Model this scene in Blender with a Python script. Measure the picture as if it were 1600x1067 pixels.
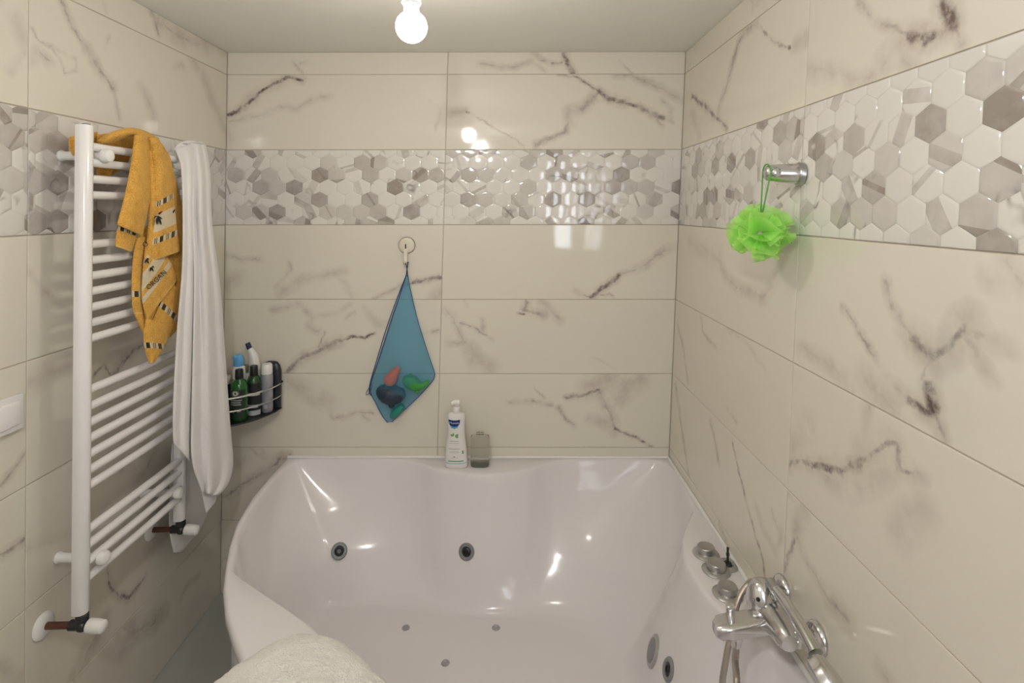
import bpy, bmesh, math, random
from mathutils import Vector, Matrix, noise
from mathutils.bvhtree import BVHTree
random.seed(7)
for o in list(bpy.data.objects): bpy.data.objects.remove(o)
sc = bpy.context.scene
COL = sc.collection

# ------------------------------------------------------------------ camera
FPX, CX, CY = 869.9, 792.39, 345.2            # focal length and optical axis in pixels of a 1600x1067 frame
YAW, PITCH, ROLL = -0.0041, 0.0201, -0.0007
CAM = Vector((1.1514, -2.2304, 1.56))
_f = Vector((math.sin(YAW)*math.cos(PITCH), math.cos(YAW)*math.cos(PITCH), -math.sin(PITCH)))
_r = Vector((math.cos(YAW), -math.sin(YAW), 0)); _u = _r.cross(_f)
RIGHT = _r*math.cos(ROLL)+_u*math.sin(ROLL); UP = -_r*math.sin(ROLL)+_u*math.cos(ROLL); FWD = _f
cam = bpy.data.cameras.new('camera'); camo = bpy.data.objects.new('camera', cam); COL.objects.link(camo)
m3 = Matrix((RIGHT, UP, -FWD)).transposed()
camo.matrix_world = Matrix.Translation(CAM) @ m3.to_4x4()
cam.sensor_width = 36; cam.lens = FPX*36/1600; cam.clip_start = 0.02
cam.shift_x = (800-CX)/1600; cam.shift_y = (CY-533.5)/1600
sc.camera = camo

# ------------------------------------------------------------------ world, exposure
w = bpy.data.worlds.new('world'); sc.world = w; w.use_nodes = True
w.node_tree.nodes['Background'].inputs[0].default_value = (0.5, 0.5, 0.5, 1)
w.node_tree.nodes['Background'].inputs[1].default_value = 0.3
sc.view_settings.view_transform = 'Standard'; sc.view_settings.look = 'None'
sc.view_settings.gamma = 1; sc.view_settings.use_curve_mapping = False
sc.view_settings.exposure = 0.04
BULB_POWER = 118.0       # emission strength of the bare bulb over the bath
BULB2_POWER = 410.0      # the second bare bulb, behind the camera
DAY_POWER = 11.0         # frosted window behind the camera

# ------------------------------------------------------------------ helpers
def at(u, v, ax, val):
    """Point where the sight line through pixel (u, v) meets the plane coordinate[ax] = val."""
    d = FWD + RIGHT*((u-CX)/FPX) + UP*((CY-v)/FPX)
    t = (val-CAM[ax])/d[ax]
    return CAM + d*t
def ray(u, v): return (FWD + RIGHT*((u-CX)/FPX) + UP*((CY-v)/FPX)).normalized()

W, HC = 1.8146, 2.1885
SL, SR = 0.0242, 0.036                          # the old walls are slightly out of plumb
def lean(x, z): return (SL+(SR-SL)*x/W)*(z-1.1)
BACK = -3.2

class MB:
    def __init__(s): s.v = []; s.f = []; s.uv = None
    def add(s, vs, fs):
        b = len(s.v); s.v += [tuple(p) for p in vs]; s.f += [tuple(i+b for i in f) for f in fs]; return s
    def box(s, c, d, rot=None):
        x, y, z = d[0]/2, d[1]/2, d[2]/2
        P = [Vector((a*x, b*y, e*z)) for e in (-1, 1) for b in (-1, 1) for a in (-1, 1)]
        if rot: P = [rot @ p for p in P]
        P = [p+Vector(c) for p in P]
        return s.add(P, [(0,2,3,1),(4,5,7,6),(0,1,5,4),(2,6,7,3),(0,4,6,2),(1,3,7,5)])
    def tube(s, pts, r, n=12, closed=False, cap=True):
        pts = [Vector(p) for p in pts]; m = len(pts)
        rs = r if isinstance(r, (list, tuple)) else [r]*m
        vs = []; up = None
        for i, p in enumerate(pts):
            a = pts[i-1] if (i > 0 or closed) else p; b = pts[(i+1) % m] if (i < m-1 or closed) else p
            t = (b-a).normalized()
            if up is None:
                up = t.orthogonal().normalized()
            else:
                up = (up - t*up.dot(t))
                up = up.normalized() if up.length > 1e-6 else t.orthogonal().normalized()
            q = t.cross(up)
            for k in range(n):
                an = 2*math.pi*k/n
                vs.append(p + (up*math.cos(an)+q*math.sin(an))*rs[i])
        fs = []
        for i in range(m if closed else m-1):
            j = (i+1) % m
            for k in range(n):
                l = (k+1) % n
                fs.append((i*n+k, i*n+l, j*n+l, j*n+k))
        if cap and not closed:
            fs.append(tuple(range(n))[::-1]); fs.append(tuple((m-1)*n+k for k in range(n)))
        return s.add(vs, fs)
    def lathe(s, prof, o=(0,0,0), axis=(0,0,1), n=28, sx=1, sy=1, power=2.0):
        """prof: (radius, height) pairs; sx, sy squash; power > 2 gives a squarish section."""
        z = Vector(axis).normalized()
        if abs(z.z) > .999: x = Vector((1,0,0)); y = Vector((0,1,0))*(1 if z.z > 0 else -1)
        else: x = z.orthogonal().normalized(); y = z.cross(x)
        o = Vector(o); vs = []; m = len(prof)
        for r, h in prof:
            for k in range(n):
                a = 2*math.pi*k/n; ca, sa = math.cos(a), math.sin(a)
                e = 2/power
                cx_ = math.copysign(abs(ca)**e, ca); cy_ = math.copysign(abs(sa)**e, sa)
                vs.append(o + x*(r*cx_*sx) + y*(r*cy_*sy) + z*h)
        fs = []
        for i in range(m-1):
            for k in range(n):
                l = (k+1) % n
                fs.append((i*n+k, i*n+l, (i+1)*n+l, (i+1)*n+k))
        fs.append(tuple(range(n))[::-1]); fs.append(tuple((m-1)*n+k for k in range(n)))
        return s.add(vs, fs)
    def sphere(s, c, r, n=16, m=10, sc3=(1,1,1)):
        vs = [Vector(c)+Vector((0,0,-r*sc3[2]))]; fs = []
        for i in range(1, m):
            th = math.pi*i/m
            for k in range(n):
                a = 2*math.pi*k/n
                vs.append(Vector(c)+Vector((r*sc3[0]*math.sin(th)*math.cos(a), r*sc3[1]*math.sin(th)*math.sin(a), -r*sc3[2]*math.cos(th))))
        vs.append(Vector(c)+Vector((0,0,r*sc3[2])))
        for k in range(n): fs.append((0, 1+(k+1) % n, 1+k))
        for i in range(m-2):
            for k in range(n):
                a = 1+i*n+k; b = 1+i*n+(k+1) % n
                fs.append((a, b, b+n, a+n))
        e = len(vs)-1
        for k in range(n): fs.append((e, 1+(m-2)*n+k, 1+(m-2)*n+(k+1) % n))
        return s.add(vs, fs)
    def grid(s, P):
        """P: rows of points."""
        nr, nc = len(P), len(P[0])
        vs = [p for row in P for p in row]
        return s.add(vs, [(i*nc+j, i*nc+j+1, (i+1)*nc+j+1, (i+1)*nc+j) for i in range(nr-1) for j in range(nc-1)])
    def build(s, name, mat=None, parent=None, smooth=True, bevel=0, seg=2, subsurf=0, solid=0, auto=40, uv=None, recalc=True):
        me = bpy.data.meshes.new(name); me.from_pydata(s.v, [], s.f)
        if recalc:
            bm = bmesh.new(); bm.from_mesh(me); bmesh.ops.recalc_face_normals(bm, faces=bm.faces)
            if bevel:
                es = [e for e in bm.edges if len(e.link_faces) == 2 and e.calc_face_angle(0) > math.radians(30)]
                bmesh.ops.bevel(bm, geom=es, offset=bevel, segments=seg, affect='EDGES', profile=.5, clamp_overlap=True)
            bm.to_mesh(me); bm.free()
        if uv:
            l = me.uv_layers.new(name='UVMap')
            for lp in me.loops: l.data[lp.index].uv = uv[lp.vertex_index]
        if smooth:
            for p in me.polygons: p.use_smooth = True
            me.set_sharp_from_angle(angle=math.radians(auto))
        o = bpy.data.objects.new(name, me); COL.objects.link(o)
        if mat: me.materials.append(mat)
        if parent: o.parent = parent; o.matrix_parent_inverse = parent.matrix_world.inverted()
        if solid:
            md = o.modifiers.new('thickness', 'SOLIDIFY'); md.thickness = solid; md.offset = 0
        if subsurf:
            md = o.modifiers.new('smooth', 'SUBSURF'); md.levels = subsurf; md.render_levels = subsurf
        return o
def tag(o, label, cat, group=None, kind=None):
    o['label'] = label; o['category'] = cat
    if group: o['group'] = group
    if kind: o['kind'] = kind
    return o
def thing(name, loc, label, cat, group=None):
    e = bpy.data.objects.new(name, None); COL.objects.link(e); e.location = loc; e.empty_display_size = .05
    e.matrix_world = Matrix.Translation(Vector(loc))
    return tag(e, label, cat, group)
def cr(pts, n=8, closed=False):
    """Catmull-Rom through the points."""
    P = [Vector(p) for p in pts]; m = len(P); out = []
    rng = range(m) if closed else range(m-1)
    for i in rng:
        if closed: a, b, c, d = P[i-1], P[i], P[(i+1) % m], P[(i+2) % m]
        else: a, b, c, d = P[max(i-1, 0)], P[i], P[i+1], P[min(i+2, m-1)]
        for k in range(n):
            t = k/n
            out.append(.5*((2*b)+(c-a)*t+(2*a-5*b+4*c-d)*t*t+(3*b-a-3*c+d)*t**3))
    if not closed: out.append(P[-1])
    return out
def resample(P, n):
    P = [Vector(p) for p in P]; L = [0]
    for a, b in zip(P, P[1:]): L.append(L[-1]+(b-a).length)
    out = []; j = 0
    for i in range(n):
        t = L[-1]*i/(n-1)
        while j < len(P)-2 and L[j+1] < t: j += 1
        s = (t-L[j])/max(L[j+1]-L[j], 1e-9)
        out.append(P[j].lerp(P[j+1], min(max(s, 0), 1)))
    return out

# ------------------------------------------------------------------ materials
def newmat(name):
    m = bpy.data.materials.new(name); m.use_nodes = True; nt = m.node_tree
    return m, nt, nt.nodes['Principled BSDF']
def mat(name, col, rough=.5, metal=0, bump=0, bscale=200, spec=.5, coat=0, trans=0, var=0, vscale=20, ior=1.45, sheen=0, sub=0, bdist=.002):
    m, nt, b = newmat(name)
    b.inputs['Base Color'].default_value = (*col, 1); b.inputs['Roughness'].default_value = rough
    b.inputs['Metallic'].default_value = metal; b.inputs['Specular IOR Level'].default_value = spec
    b.inputs['Coat Weight'].default_value = coat; b.inputs['Transmission Weight'].default_value = trans
    b.inputs['IOR'].default_value = ior; b.inputs['Sheen Weight'].default_value = sheen
    N, Lk = nt.nodes, nt.links
    tc = N.new('ShaderNodeTexCoord')
    if var:
        n = N.new('ShaderNodeTexNoise'); n.inputs['Scale'].default_value = vscale; n.inputs['Detail'].default_value = 4
        mx = N.new('ShaderNodeMix'); mx.data_type = 'RGBA'
        mx.inputs[6].default_value = (*[c*(1-var) for c in col], 1); mx.inputs[7].default_value = (*[min(1, c*(1+var)) for c in col], 1)
        Lk.new(tc.outputs['Object'], n.inputs['Vector']); Lk.new(n.outputs['Fac'], mx.inputs[0]); Lk.new(mx.outputs[2], b.inputs['Base Color'])
    if bump:
        n = N.new('ShaderNodeTexNoise'); n.inputs['Scale'].default_value = bscale; n.inputs['Detail'].default_value = 3
        bp = N.new('ShaderNodeBump'); bp.inputs['Strength'].default_value = bump; bp.inputs['Distance'].default_value = bdist
        Lk.new(tc.outputs['Object'], n.inputs['Vector']); Lk.new(n.outputs['Fac'], bp.inputs['Height']); Lk.new(bp.outputs['Normal'], b.inputs['Normal'])
    return m
M = {}
M['grout'] = mat('grout', (.50,.44,.36), .85, bump=.2)
M['ceiling'] = mat('ceiling_paint', (.89,.87,.82), .75, bump=.05, bscale=120)
M['acrylic'] = mat('white_acrylic', (.765,.735,.735), .12, spec=.32, coat=.12)
M['apron'] = mat('white_apron', (.72,.70,.69), .25)
M['chrome'] = mat('chrome', (.66,.66,.67), .17, 1, var=.12, vscale=60)
M['chrome_dull'] = mat('satin_chrome', (.50,.50,.50), .32, 1, var=.1, vscale=90)
M['black'] = mat('black_plastic', (.012,.012,.014), .35)
M['jetgrey'] = mat('grey_jet_plastic', (.22,.22,.23), .35)
M['enamel'] = mat('white_enamel', (.82,.80,.79), .22, coat=.3)
M['whiteplastic'] = mat('white_plastic', (.80,.79,.76), .35)
M['creamplastic'] = mat('cream_plastic', (.72,.66,.55), .4)
M['valve'] = mat('dark_valve_metal', (.05,.048,.05), .35, .6)
M['pipe'] = mat('brown_pipe', (.10,.035,.022), .4, var=.3, vscale=80)
M['wtowel'] = mat('white_terry', (.86,.83,.82), .95, bump=.9, bscale=420, sheen=.4, bdist=.004, spec=.1)
M['btowel'] = mat('cream_white_terry', (.86,.83,.77), .95, bump=1.0, bscale=300, sheen=.4, bdist=.006, spec=.1, var=.04, vscale=60)

# marble with traced veins -------------------------------------------------
def make_vein_group():
    g = bpy.data.node_groups.new('vein_segment', 'ShaderNodeTree'); I = g.interface
    for nm, tp in (('P','NodeSocketVector'),('A','NodeSocketVector'),('B','NodeSocketVector'),('W','NodeSocketFloat'),('S','NodeSocketFloat'),
                   ('HW','NodeSocketFloat'),('HS','NodeSocketFloat'),('Core','NodeSocketFloat'),('Halo','NodeSocketFloat')):
        I.new_socket(nm, in_out='INPUT', socket_type=tp)
    for nm in ('Core','Halo'): I.new_socket(nm, in_out='OUTPUT', socket_type='NodeSocketFloat')
    N, L = g.nodes, g.links
    gi, go = N.new('NodeGroupInput'), N.new('NodeGroupOutput')
    def vm(op, a, b=None):
        n = N.new('ShaderNodeVectorMath'); n.operation = op; L.new(a, n.inputs[0])
        if b is not None: L.new(b, n.inputs[1])
        return n
    def mm(op, a, b=None, clamp=False):
        n = N.new('ShaderNodeMath'); n.operation = op; n.use_clamp = clamp
        for i, x in enumerate((a, b)):
            if x is None: continue
            if isinstance(x, (int, float)): n.inputs[i].default_value = x
            else: L.new(x, n.inputs[i])
        return n.outputs[0]
    pa = vm('SUBTRACT', gi.outputs['P'], gi.outputs['A']).outputs[0]; ba = vm('SUBTRACT', gi.outputs['B'], gi.outputs['A']).outputs[0]
    t = mm('DIVIDE', vm('DOT_PRODUCT', pa, ba).outputs['Value'], vm('DOT_PRODUCT', ba, ba).outputs['Value'], True)
    sc_ = N.new('ShaderNodeVectorMath'); sc_.operation = 'SCALE'; L.new(ba, sc_.inputs[0]); L.new(t, sc_.inputs['Scale'])
    d = vm('LENGTH', vm('SUBTRACT', pa, sc_.outputs[0]).outputs[0]).outputs['Value']
    def fall(wd, st, prev, k):
        x = mm('MULTIPLY', mm('SUBTRACT', 1.0, mm('DIVIDE', d, wd), True), k, True)
        x = mm('MULTIPLY', x, st)
        return mm('MAXIMUM', x, prev)
    L.new(fall(gi.outputs['W'], gi.outputs['S'], gi.outputs['Core'], 1.5), go.inputs['Core'])
    L.new(fall(gi.outputs['HW'], gi.outputs['HS'], gi.outputs['Halo'], 1.15), go.inputs['Halo'])
    return g
VG = make_vein_group()
TILE_BASE = (.74,.695,.605); VEIN_HALO = (.41,.34,.30); VEIN_CORE = (.13,.085,.08)
def marble(name, segs, base=TILE_BASE, rough=.055, seed=0.0, generic=0.0):
    m, nt, b = newmat(name); N, L = nt.nodes, nt.links
    geo = N.new('ShaderNodeNewGeometry'); pos = geo.outputs['Position']
    def nz(scale, detail, off, rough_=.55):
        mp = N.new('ShaderNodeVectorMath'); mp.operation = 'ADD'; mp.inputs[1].default_value = (off, off*1.7, off*.6); L.new(pos, mp.inputs[0])
        n = N.new('ShaderNodeTexNoise'); n.inputs['Scale'].default_value = scale; n.inputs['Detail'].default_value = detail; n.inputs['Roughness'].default_value = rough_
        L.new(mp.outputs[0], n.inputs['Vector']); return n
    warp = nz(9, 3, seed+3)
    s1 = N.new('ShaderNodeVectorMath'); s1.operation = 'SUBTRACT'; s1.inputs[1].default_value = (.5,.5,.5); L.new(warp.outputs['Color'], s1.inputs[0])
    s2 = N.new('ShaderNodeVectorMath'); s2.operation = 'SCALE'; s2.inputs['Scale'].default_value = .045; L.new(s1.outputs[0], s2.inputs[0])
    warp2 = nz(55, 2, seed+8)
    s3 = N.new('ShaderNodeVectorMath'); s3.operation = 'SUBTRACT'; s3.inputs[1].default_value = (.5,.5,.5); L.new(warp2.outputs['Color'], s3.inputs[0])
    s4 = N.new('ShaderNodeVectorMath'); s4.operation = 'SCALE'; s4.inputs['Scale'].default_value = .012; L.new(s3.outputs[0], s4.inputs[0])
    a1 = N.new('ShaderNodeVectorMath'); L.new(pos, a1.inputs[0]); L.new(s2.outputs[0], a1.inputs[1])
    a2 = N.new('ShaderNodeVectorMath'); L.new(a1.outputs[0], a2.inputs[0]); L.new(s4.outputs[0], a2.inputs[1])
    P = a2.outputs[0]
    # per wall the tile lies in a plane: flatten the out-of-plane warp by using full 3-D distance
    core = halo = None
    for (A, B, wd, st, hw, hs) in segs:
        g = N.new('ShaderNodeGroup'); g.node_tree = VG; L.new(P, g.inputs['P'])
        g.inputs['A'].default_value = A; g.inputs['B'].default_value = B
        g.inputs['W'].default_value = wd; g.inputs['S'].default_value = st; g.inputs['HW'].default_value = hw; g.inputs['HS'].default_value = hs
        if core is not None: L.new(core, g.inputs['Core']); L.new(halo, g.inputs['Halo'])
        core, halo = g.outputs['Core'], g.outputs['Halo']
    def mth(op, a, b_, clamp=False):
        n = N.new('ShaderNodeMath'); n.operation = op; n.use_clamp = clamp
        for i, x in enumerate((a, b_)):
            if isinstance(x, (int, float)): n.inputs[i].default_value = x
            else: L.new(x, n.inputs[i])
        return n.outputs[0]
    cloud = nz(2.2, 2, seed+20)
    fine = nz(38, 3, seed+31, .7)
    mid = nz(14, 3, seed+41, .65)
    # faint clouding of the ground colour
    mx0 = N.new('ShaderNodeMix'); mx0.data_type = 'RGBA'; L.new(mth('MULTIPLY', cloud.outputs['Fac'], .30), mx0.inputs[0])
    mx0.inputs[6].default_value = (*base, 1); mx0.inputs[7].default_value = (*[c*.90 for c in base], 1)
    col = mx0.outputs[2]
    if generic:
        v = nz(3.0, 6, seed+60, .6)
        r = mth('ABSOLUTE', mth('SUBTRACT', v.outputs['Fac'], .5), 0.0)
        r = mth('SUBTRACT', 1.0, mth('MULTIPLY', r, 38.0), True)
        g2 = nz(1.6, 2, seed+70)
        msk = mth('MULTIPLY', mth('SUBTRACT', g2.outputs['Fac'], .50, True), 5.0, True)
        r = mth('MULTIPLY', mth('MULTIPLY', r, msk), generic)
        mxg = N.new('ShaderNodeMix'); mxg.data_type = 'RGBA'; L.new(r, mxg.inputs[0]); L.new(col, mxg.inputs[6]); mxg.inputs[7].default_value = (*VEIN_HALO, 1)
        col = mxg.outputs[2]
    if core is not None:
        hfac = mth('MULTIPLY', halo, mth('MULTIPLY', mth('SUBTRACT', mid.outputs['Fac'], .27, True), 2.6, True), True)
        mx1 = N.new('ShaderNodeMix'); mx1.data_type = 'RGBA'; L.new(hfac, mx1.inputs[0]); L.new(col, mx1.inputs[6]); mx1.inputs[7].default_value = (*VEIN_HALO, 1)
        cfac = mth('MULTIPLY', core, mth('MULTIPLY', mth('SUBTRACT', fine.outputs['Fac'], .30, True), 3.4, True), True)
        mx2 = N.new('ShaderNodeMix'); mx2.data_type = 'RGBA'; L.new(cfac, mx2.inputs[0]); L.new(mx1.outputs[2], mx2.inputs[6]); mx2.inputs[7].default_value = (*VEIN_CORE, 1)
        col = mx2.outputs[2]
    L.new(col, b.inputs['Base Color'])
    b.inputs['Roughness'].default_value = rough; b.inputs['Specular IOR Level'].default_value = .5
    wv = nz(5, 2, seed+90); bp = N.new('ShaderNodeBump'); bp.inputs['Strength'].default_value = .05; bp.inputs['Distance'].default_value = .01
    L.new(wv.outputs['Fac'], bp.inputs['Height']); L.new(bp.outputs['Normal'], b.inputs['Normal'])
    return m
def hex_material():
    m, nt, b = newmat('hexagon_marble'); N, L = nt.nodes, nt.links
    geo = N.new('ShaderNodeNewGeometry'); oi = N.new('ShaderNodeObjectInfo')
    rv = N.new('ShaderNodeCombineXYZ')
    for i, k in enumerate((91.0, 57.0, 33.0)):
        q = N.new('ShaderNodeMath'); q.operation = 'MULTIPLY'; q.inputs[1].default_value = k; L.new(oi.outputs['Random'], q.inputs[0]); L.new(q.outputs[0], rv.inputs[i])
    ad = N.new('ShaderNodeVectorMath'); L.new(geo.outputs['Position'], ad.inputs[0]); L.new(rv.outputs[0], ad.inputs[1])
    def nz(scale, det, r=.6):
        n = N.new('ShaderNodeTexNoise'); n.inputs['Scale'].default_value = scale; n.inputs['Detail'].default_value = det; n.inputs['Roughness'].default_value = r
        L.new(ad.outputs[0], n.inputs['Vector']); return n.outputs['Fac']
    def mth(op, a, b_, clamp=False):
        n = N.new('ShaderNodeMath'); n.operation = op; n.use_clamp = clamp
        for i, x in enumerate((a, b_)):
            if isinstance(x, (int, float)): n.inputs[i].default_value = x
            else: L.new(x, n.inputs[i])
        return n.outputs[0]
    sep = N.new('ShaderNodeSeparateColor'); L.new(oi.outputs['Color'], sep.inputs[0])
    def fr(k): return mth('FRACT', mth('MULTIPLY', oi.outputs['Random'], k), 0.0)
    tco = N.new('ShaderNodeTexCoord'); sx = N.new('ShaderNodeSeparateXYZ'); L.new(tco.outputs['Object'], sx.inputs[0])
    ang = mth('MULTIPLY', fr(17.3), 6.283)
    hor = mth('ADD', sx.outputs[0], sx.outputs[1])
    dot = mth('ADD', mth('MULTIPLY', hor, mth('COSINE', ang, 0.0)), mth('MULTIPLY', sx.outputs[2], mth('SINE', ang, 0.0)))
    off = mth('MULTIPLY', mth('SUBTRACT', fr(41.9), .5), .05)
    # a shard of grey cut straight across the hexagon, as the marble mosaic shows; the object colour's red sets how grey the whole piece is
    shard = mth('MULTIPLY', mth('GREATER_THAN', dot, off), mth('LESS_THAN', dot, mth('ADD', off, mth('ADD', .006, mth('MULTIPLY', fr(73.1), .030)))))
    shard = mth('MULTIPLY', shard, mth('MULTIPLY', mth('LESS_THAN', fr(29.7), .42), mth('ADD', .18, mth('MULTIPLY', fr(57.7), .55))))
    shard = mth('MULTIPLY', shard, mth('MULTIPLY', nz(22, 3), 1.7))
    g = mth('ADD', mth('MULTIPLY', sep.outputs[0], mth('ADD', .55, mth('MULTIPLY', nz(26, 4), .8))), shard, True)
    vn = mth('SUBTRACT', 1.0, mth('MULTIPLY', mth('ABSOLUTE', mth('SUBTRACT', nz(4, 3), .5), 0.0), 60.0), True)
    vn = mth('MULTIPLY', mth('MULTIPLY', vn, mth('MULTIPLY', mth('SUBTRACT', nz(12, 2), .54, True), 6.0, True)), .8)
    m1 = N.new('ShaderNodeMix'); m1.data_type = 'RGBA'; L.new(g, m1.inputs[0]); m1.inputs[6].default_value = (.74,.71,.675,1); m1.inputs[7].default_value = (.315,.275,.25,1)
    m2 = N.new('ShaderNodeMix'); m2.data_type = 'RGBA'; L.new(vn, m2.inputs[0]); L.new(m1.outputs[2], m2.inputs[6]); m2.inputs[7].default_value = (.13,.10,.10,1)
    L.new(m2.outputs[2], b.inputs['Base Color']); b.inputs['Roughness'].default_value = .06
    return m
M['hex'] = hex_material()
M['decor'] = mat('decor_ground', (.74,.71,.675), .12, var=.08, vscale=15)

# ------------------------------------------------------------------ room shell
def wp(wall, p, z, d=0.0):
    """Point of a wall's face: p runs along it, d is how far it stands out into the room."""
    if wall == 'back': return Vector((p+lean(p, z), -d, z))
    if wall == 'left': return Vector((lean(0, z)+d, p, z))
    return Vector((W+lean(W, z)-d, p, z))
def px_wall(wall, u, v):
    """(p, z) on a wall's face under a pixel."""
    z = 1.1
    for _ in range(12):
        if wall == 'back': P = at(u, v, 1, 0.0)
        elif wall == 'left': P = at(u, v, 0, lean(0, z))
        else: P = at(u, v, 0, W+lean(W, z))
        z = P.z
    return (P.x-lean(P.x, z), z) if wall == 'back' else (P.y, z)
def slab(name, wall, p0, p1, label):
    mb = MB(); P = [wp(wall, p, z, d) for d in (-.0022, -.12) for (p, z) in ((p0, -.03), (p1, -.03), (p1, HC+.03), (p0, HC+.03))]
    mb.add(P, [(0,1,2,3),(4,7,6,5),(0,4,5,1),(1,5,6,2),(2,6,7,3),(3,7,4,0)])
    return tag(mb.build(name, M['grout'], smooth=False), label, 'wall', kind='structure')
walls = {'back': slab('wall_back', 'back', -.1, W+.1, 'back wall of marble tiles behind the corner bath'),
         'left': slab('wall_left', 'left', .0, BACK, 'left wall of marble tiles carrying the towel radiator'),
         'right': slab('wall_right', 'right', .0, BACK, 'right wall of marble tiles beside the bath mixer')}
def plain_box(name, lo, hi, m, label, cat):
    c = [(a+b)/2 for a, b in zip(lo, hi)]; d = [b-a for a, b in zip(lo, hi)]
    return tag(MB().box(c, d).build(name, m, smooth=False), label, cat, kind='structure')
floor = plain_box('floor', (-.2, BACK-.1, -.10), (W+.2, .1, -.002), M['grout'], 'grey marble tiled bathroom floor left of the bath', 'floor')
ceil = plain_box('ceiling', (-.2, BACK-.1, HC), (W+.2, .1, HC+.1), M['ceiling'], 'plain off-white painted ceiling with a bare bulb', 'ceiling')
M['paint'] = mat('wall_paint', (.70,.67,.61), .6, bump=.05)
# front wall (behind the viewer) with a window opening and a door
WX0, WX1, WZ0, WZ1 = 1.56, 1.79, 1.16, 2.05
mb = MB()
for lo, hi in (((-.2, 0), (WX0, HC)), ((WX1, 0), (W+.2, HC)), ((WX0, 0), (WX1, WZ0)), ((WX0, WZ1), (WX1, HC))):
    mb.box(((lo[0]+hi[0])/2, BACK-.06, (lo[1]+hi[1])/2), (hi[0]-lo[0], .12, hi[1]-lo[1]))
tag(mb.build('wall_front', M['paint'], smooth=False), 'painted wall behind the viewer with a small window', 'wall', kind='structure')
wm, nt, b = newmat('frosted_daylight')
em = nt.nodes.new('ShaderNodeEmission'); em.inputs[0].default_value = (.86,.93,1,1); em.inputs[1].default_value = DAY_POWER
nt.links.new(em.outputs[0], nt.nodes['Material Output'].inputs[0])
win = MB()
for lo, hi in (((WX0, WZ0), (WX0+.035, WZ1)), ((WX1-.035, WZ0), (WX1, WZ1)), ((WX0, WZ0), (WX1, WZ0+.035)), ((WX0, WZ1-.035), (WX1, WZ1))):
    win.box(((lo[0]+hi[0])/2, BACK-.03, (lo[1]+hi[1])/2), (hi[0]-lo[0], .05, hi[1]-lo[1]))
wf = tag(win.build('window_1', M['enamel'], smooth=False, bevel=.004), 'small frosted window in the wall behind the viewer', 'window', kind='structure')
MB().box(((WX0+WX1)/2, BACK-.045, (WZ0+WZ1)/2), (WX1-WX0-.06, .006, WZ1-WZ0-.06)).build('pane', wm, wf, smooth=False)
dr = tag(MB().box((.55, BACK+.02, 1.0), (.80, .04, 2.0)).build('door_1', M['enamel'], smooth=False, bevel=.004), 'plain white door in the wall behind the viewer', 'door', kind='structure')
MB().tube([(.85, BACK+.04, 1.0), (.85, BACK+.09, 1.0), (.75, BACK+.09, 1.0)], .009).build('door_handle', M['chrome'], dr)

# traced veins: (wall, polyline in pixels, core width m, core strength, halo width m, halo strength)
VE = []
def veins(wall, ox, oy, s, rows):
    for pts, wd, st, hw, hs in rows:
        VE.append((wall, [(ox+x/s, oy+y/s) for x, y in pts], wd, st, hw, hs))
veins('back', 340, 60, 3.442, [
 ([(52,415),(110,385),(160,350),(200,325),(240,285),(290,250),(340,235),(370,210),(400,214),(450,226)], .010,1.0,.028,.75),
 ([(58,450),(150,430),(270,400),(340,370),(420,380),(500,330),(600,315)], .006,.15,.022,.40),
 ([(160,350),(230,280),(330,250)], .004,.0,.035,.55),
 ([(50,420),(70,470),(60,560)], .004,.1,.03,.35),
 ([(400,130),(450,182)], .005,.25,.014,.5), ([(440,135),(480,125)], .005,.2,.012,.4),
 ([(1150,330),(1200,385),(1185,500)], .004,.1,.012,.35)])
veins('back', 690, 60, 3.441, [
 ([(640,190),(730,215),(800,255),(840,285)], .007,.65,.016,.7), ([(840,285),(900,320),(980,335)], .016,.75,.034,.95),
 ([(980,335),(1060,370)], .009,.9,.018,.8), ([(1060,370),(1130,410),(1190,430)], .012,.7,.024,.8), ([(1190,430),(1250,448)], .007,.7,.016,.6), ([(1140,415),(1185,475)], .004,.3,.014,.5),
 ([(830,295),(790,340),(740,375)], .012,.35,.034,.8), ([(740,375),(690,390),(690,440)], .008,.12,.036,.65), ([(690,440),(665,500),(600,530),(540,560),(510,575)], .010,.45,.022,.7),
 ([(30,390),(115,392)], .006,.05,.026,.6), ([(125,398),(150,404),(220,435)], .006,.7,.012,.5), ([(220,435),(330,510),(440,580)], .004,.25,.009,.4),
 ([(930,185),(1020,185),(1080,225),(1150,265),(1210,292),(1295,332)], .005,.25,.028,.60), ([(960,110),(1020,185)], .004,.25,.01,.4), ([(1190,340),(1232,380),(1240,440)], .005,.3,.02,.45),
 ([(480,80),(530,110),(600,137),(650,132)], .007,.6,.018,.6), ([(655,80),(670,110),(690,150),(705,182)], .012,.85,.024,.7),
 ([(200,130),(320,168),(400,160),(480,118)], .006,.2,.022,.5), ([(560,180),(500,130)], .004,.1,.016,.4)])
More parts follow.
